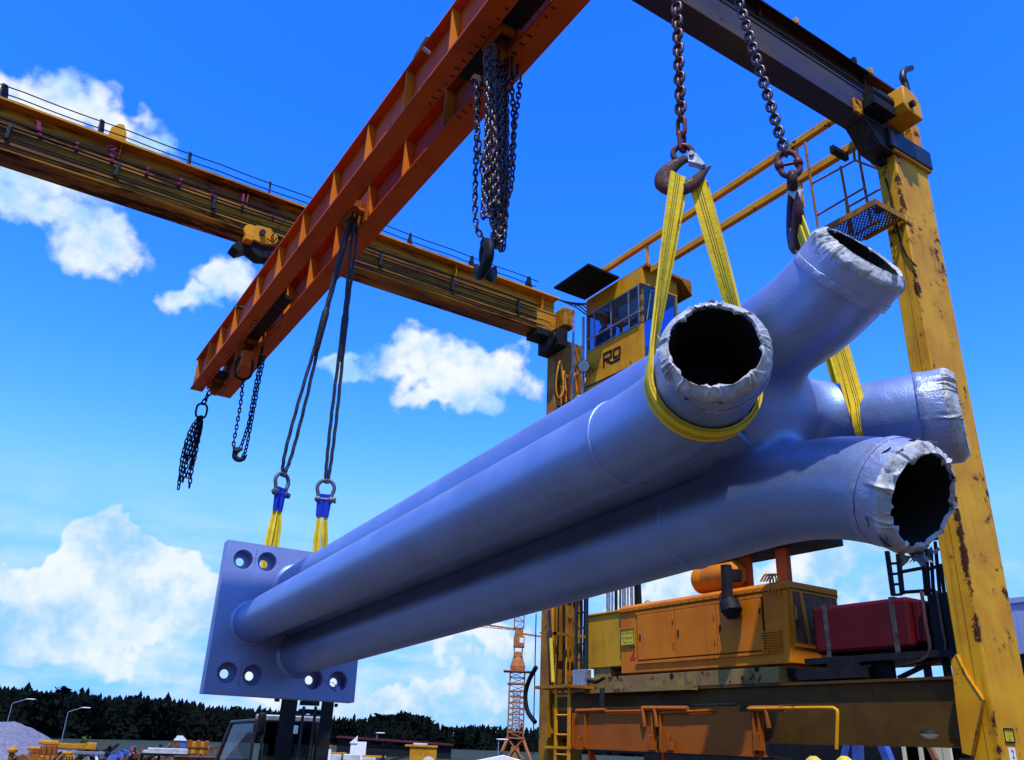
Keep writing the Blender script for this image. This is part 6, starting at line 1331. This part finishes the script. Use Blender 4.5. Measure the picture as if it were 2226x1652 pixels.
# cream lorry under the sill beam
TX = 19.; c = at(2008, 1640, X=TX); c.z = 0; e, f = V((0, -1, 0)), V((1, 0, 0))
tk_ = thing('lorry', 'cream coloured lorry with its cab under the right end of the sill beam', 'lorry', c); zr = at(2008, 1603, X=TX).z; y0, y1 = at(1957, 1610, X=TX).y, at(2062, 1610, X=TX).y
def tb(name, ya_, yb2, x0, x1, z0, z1, mat, bev=.02): b = MB(); b.box(TX+x0, TX+x1, yb2, ya_, z0, z1); return b.build(name, mat, tk_, 0, bev)
tb('roof', y0, y1, 0, 1.9, zr-.12, zr, 'cream', .04); tb('body', y0+.05, y1-.05, .0, 1.9, .6, zr-1.0, 'cream', .04)
for ya_, w_ in ((y0, .09), (lerp(y0, y1, .35), .10), (lerp(y0, y1, .62), .28), (y1+.2, .2)): tb('cab_pillar', ya_, ya_-w_, .0, .08, zr-1.0, zr-.12, 'cream', .01)
tb('pane', y0-.03, y1+.03, .04, .05, zr-1.0, zr-.12, 'glass_dark', 0); tb('interior', y0-.1, y1+.1, .5, 1.7, .7, zr-.4, 'black', .02); tb('chassis', y0+1.5, y1-4, .2, 1.8, .5, .75, 'black')
tb('load_bed', y1-.1, y1-4.5, -.1, 2.1, .9, 1.7, 'cream')
for yy_ in (y0-.5, y1-1.0, y1-3.2): b = MB(); b.lathe((TX+.02, yy_, .5), (1, 0, 0), [(0, .28), (0, .46), (.05, .5), (.28, .5), (.3, .46)], 24); b.build('wheel', 'rubber', tk_, 40)
b = MB(); p, q = at(2015, 1612, X=TX-.6), at(2035, 1652, X=TX-.6); b.bar(p, q, .1); b.build('mirror_arm', 'rusty', tk_, 0)
# blue trestles, dark lorry trailer and yellow bollards behind the walkway
M['blue_steel'] = plain('blue_trestle_paint', (.05, .10, .36), .5, .2, .2, 5)
for i, (ua, va, ub, vb) in enumerate(((1850, 1600, 1838, 1652), (1912, 1600, 1932, 1652), (1864, 1602, 1866, 1652))):
    p, q = at(ua, va, X=16.), at(ub, vb, X=16.); q = p+(q-p)*((0-p.z)/(q.z-p.z)); b = MB(); b.bar(p, q, .16); b2 = ('left leaning blue steel strut behind the walkway handrail', 'right leaning blue steel strut beside the cream lorry', 'thin upright blue steel strut between the two leaning ones')[i]; t = thing('steel_strut', b2, 'strut', q, 'blue steel struts'); b.build('strut', 'blue_steel', t, 0); b = MB(); obox(b, q, V((0, -1, 0)), V((1, 0, 0)), .4, .4, .001, .03); b.build('foot_plate', 'blue_steel', t, 0)
c = at(1700, 1640, X=20.); c.z = 0; t = thing('flat_trailer', 'long dark flat trailer behind the orange walkway', 'trailer', c); zt2 = at(1700, 1612, X=20.).z; b = MB(); b.box(20, 22.2, c.y-5.5, c.y+7, .85, 1.15); b.build('deck', 'black', t, 0, .02)
b = MB(); b.box(20.2, 22, c.y-4.8, c.y+6.0, 1.16, zt2); b.build('load', 'rubber', t, 0, .06)
for k in range(5): b = MB(); b.lathe((20.0, c.y-4+k*2.4, .45), (1, 0, 0), [(0, .2), (0, .42), (.05, .45), (.3, .45)], 20); b.build('wheel', 'rubber', t, 40)
for i, (u, lab) in enumerate(((1768, 'rounded yellow bollard left of the blue struts, behind the handrail end'), (1835, 'rounded yellow bollard between the blue struts and the handrail'))):
    p = at(u, 1646, X=13.5); b = MB(); p0 = V((p.x, p.y, 0)); t = thing('bollard', lab, 'bollard', p0, 'yellow bollards'); b.lathe(p0, Zv, [(0, .16), (p.z-.12, .16), (p.z-.04, .13), (p.z+.02, .05)], 16); b.build('post', 'sign_yellow', t, 40); b = MB(); b.lathe(p0, Zv, [(.001, .24), (.04, .24)], 16); b.build('base', 'dark_steel', t, 40)
# ------------------------------------------------------------------ the operator in the cab
M['skin'] = plain('skin', (.42, .16, .11), .55, 0., .08, 8); M['hair'] = plain('dark_hair', (.03, .02, .015), .7, 0., .2, 20); M['shirt'] = plain('blue_shirt', (.05, .08, .22), .85, 0., .2, 15)
def body_sdf(segs, lo, hi, h, k):
    G_, l0 = grid(lo, hi, h); F = None
    for a_, b_, ra, rb in segs: q = seg_sd(G_, a_, b_, ra, rb); F = q if F is None else smin(F, q, k)
    P_, f_ = surface_nets(F, l0, h); m_ = MB(); m_.v = [tuple(p) for p in P_]; m_.f = [tuple(int(i) for i in q) for q in f_]; return m_
hx, hy, hz_ = hp; seat_z = hz_-.86; pel = (hx+.28, hy+.0, seat_z+.10); sh = hz_-.27
op = thing('person', 'crane operator in a blue shirt behind the cab window, looking out', 'person', (hx+.25, hy, 8.5))
sg = [(pel, (hx+.14, hy, lerp(pel[2], sh, .5)), .15, .14), ((hx+.14, hy, lerp(pel[2], sh, .5)), (hx+.07, hy, sh-.05), .14, .15), ((hx+.05, hy, sh), (hx+.01, hy, hz_-.10), .06, .055), ((hx+.02, hy, hz_-.04), (hx+.02, hy, hz_+.05), .085, .098), ((hx-.03, hy, hz_-.07), (hx-.02, hy, hz_), .055, .07), ((hx-.10, hy, hz_-.015), (hx-.075, hy, hz_+.03), .018, .012)]
for s in (-1, 1):
    S_ = (hx+.06, hy+s*.20, sh-.03); E_ = (hx+.03, hy+s*.25, sh-.32); W_ = (hx-.06, hy+s*.17, sh-.42); K_ = (hx-.06, hy+s*.14, seat_z+.12); A_ = (hx-.06, hy+s*.14, 8.60)
    sg += [((hx+.07, hy, sh-.03), S_, .08, .07), (S_, E_, .058, .046), (E_, W_, .042, .030), (W_, (hx-.12, hy+s*.16, sh-.44), .030, .032), ((pel[0], hy+s*.10, pel[2]), K_, .10, .072), (K_, A_, .06, .042), (A_, (hx-.16, hy+s*.14, 8.55), .042, .034), ((hx+.02, hy+s*.095, hz_), (hx+.02, hy+s*.105, hz_+.02), .018, .018)]
    for i in range(4): q = (hx-.135, hy+s*.16+(i-1.5)*.021, sh-.445); sg += [(q, (hx-.165-.006*(i in (1, 2)), hy+s*.16+(i-1.5)*.022, sh-.455), .0105, .0095), ((hx-.165-.006*(i in (1, 2)), hy+s*.16+(i-1.5)*.022, sh-.455), (hx-.17, hy+s*.16+(i-1.5)*.021, sh-.485), .0095, .0085)]
    sg += [((hx-.11, hy+s*.13, sh-.44), (hx-.15, hy+s*.105, sh-.45), .012, .010)]
bo = body_sdf(sg, (hx-.42, hy-.36, 8.48), (hx+.46, hy+.36, hz_+.2), .0135, .035).build('body', 'skin', op, 60)
sh_ = [(a_, b_, ra+.012, rb+.012) for a_, b_, ra, rb in sg[:2]]
for s in (-1, 1): sh_ += [((hx+.07, hy, sh-.03), (hx+.06, hy+s*.20, sh-.03), .092, .083), ((hx+.06, hy+s*.20, sh-.03), (hx+.03, hy+s*.25, sh-.30), .072, .062), ((hx+.03, hy+s*.25, sh-.30), (hx-.03, hy+s*.19, sh-.40), .056, .046)]
body_sdf(sh_, (hx-.25, hy-.38, seat_z-.1), (hx+.5, hy+.38, sh+.12), .015, .04).build('shirt', 'shirt', op, 60)
tr_ = []
for s in (-1, 1): tr_ += [((pel[0], hy+s*.10, pel[2]), (hx-.06, hy+s*.14, seat_z+.12), .115, .088), ((hx-.06, hy+s*.14, seat_z+.12), (hx-.06, hy+s*.14, 8.62), .076, .06)]
body_sdf(tr_, (hx-.32, hy-.30, 8.5), (hx+.46, hy+.30, seat_z+.3), .015, .03).build('trousers', 'rubber', op, 60)
body_sdf([((hx+.035, hy, hz_+.03), (hx+.03, hy, hz_+.07), .104, .098), ((hx+.08, hy, hz_-.03), (hx+.06, hy, hz_+.05), .07, .09)], (hx-.09, hy-.15, hz_-.15), (hx+.22, hy+.15, hz_+.22), .012, .03).build('hair', 'hair', op, 60)
for s in (-1, 1): b = MB(); b.lathe((hx-.088, hy+s*.034, hz_+.032), (-1, 0, 0), [(0, .013), (.006, .011), (.009, .004)], 10); b.build('eye', 'black', op, 60)
b = MB(); b.tube([(hx-.088, hy-.026, hz_-.052), (hx-.094, hy, hz_-.055), (hx-.088, hy+.026, hz_-.052)], .006, 6); b.build('mouth', 'hookred', op, 60)
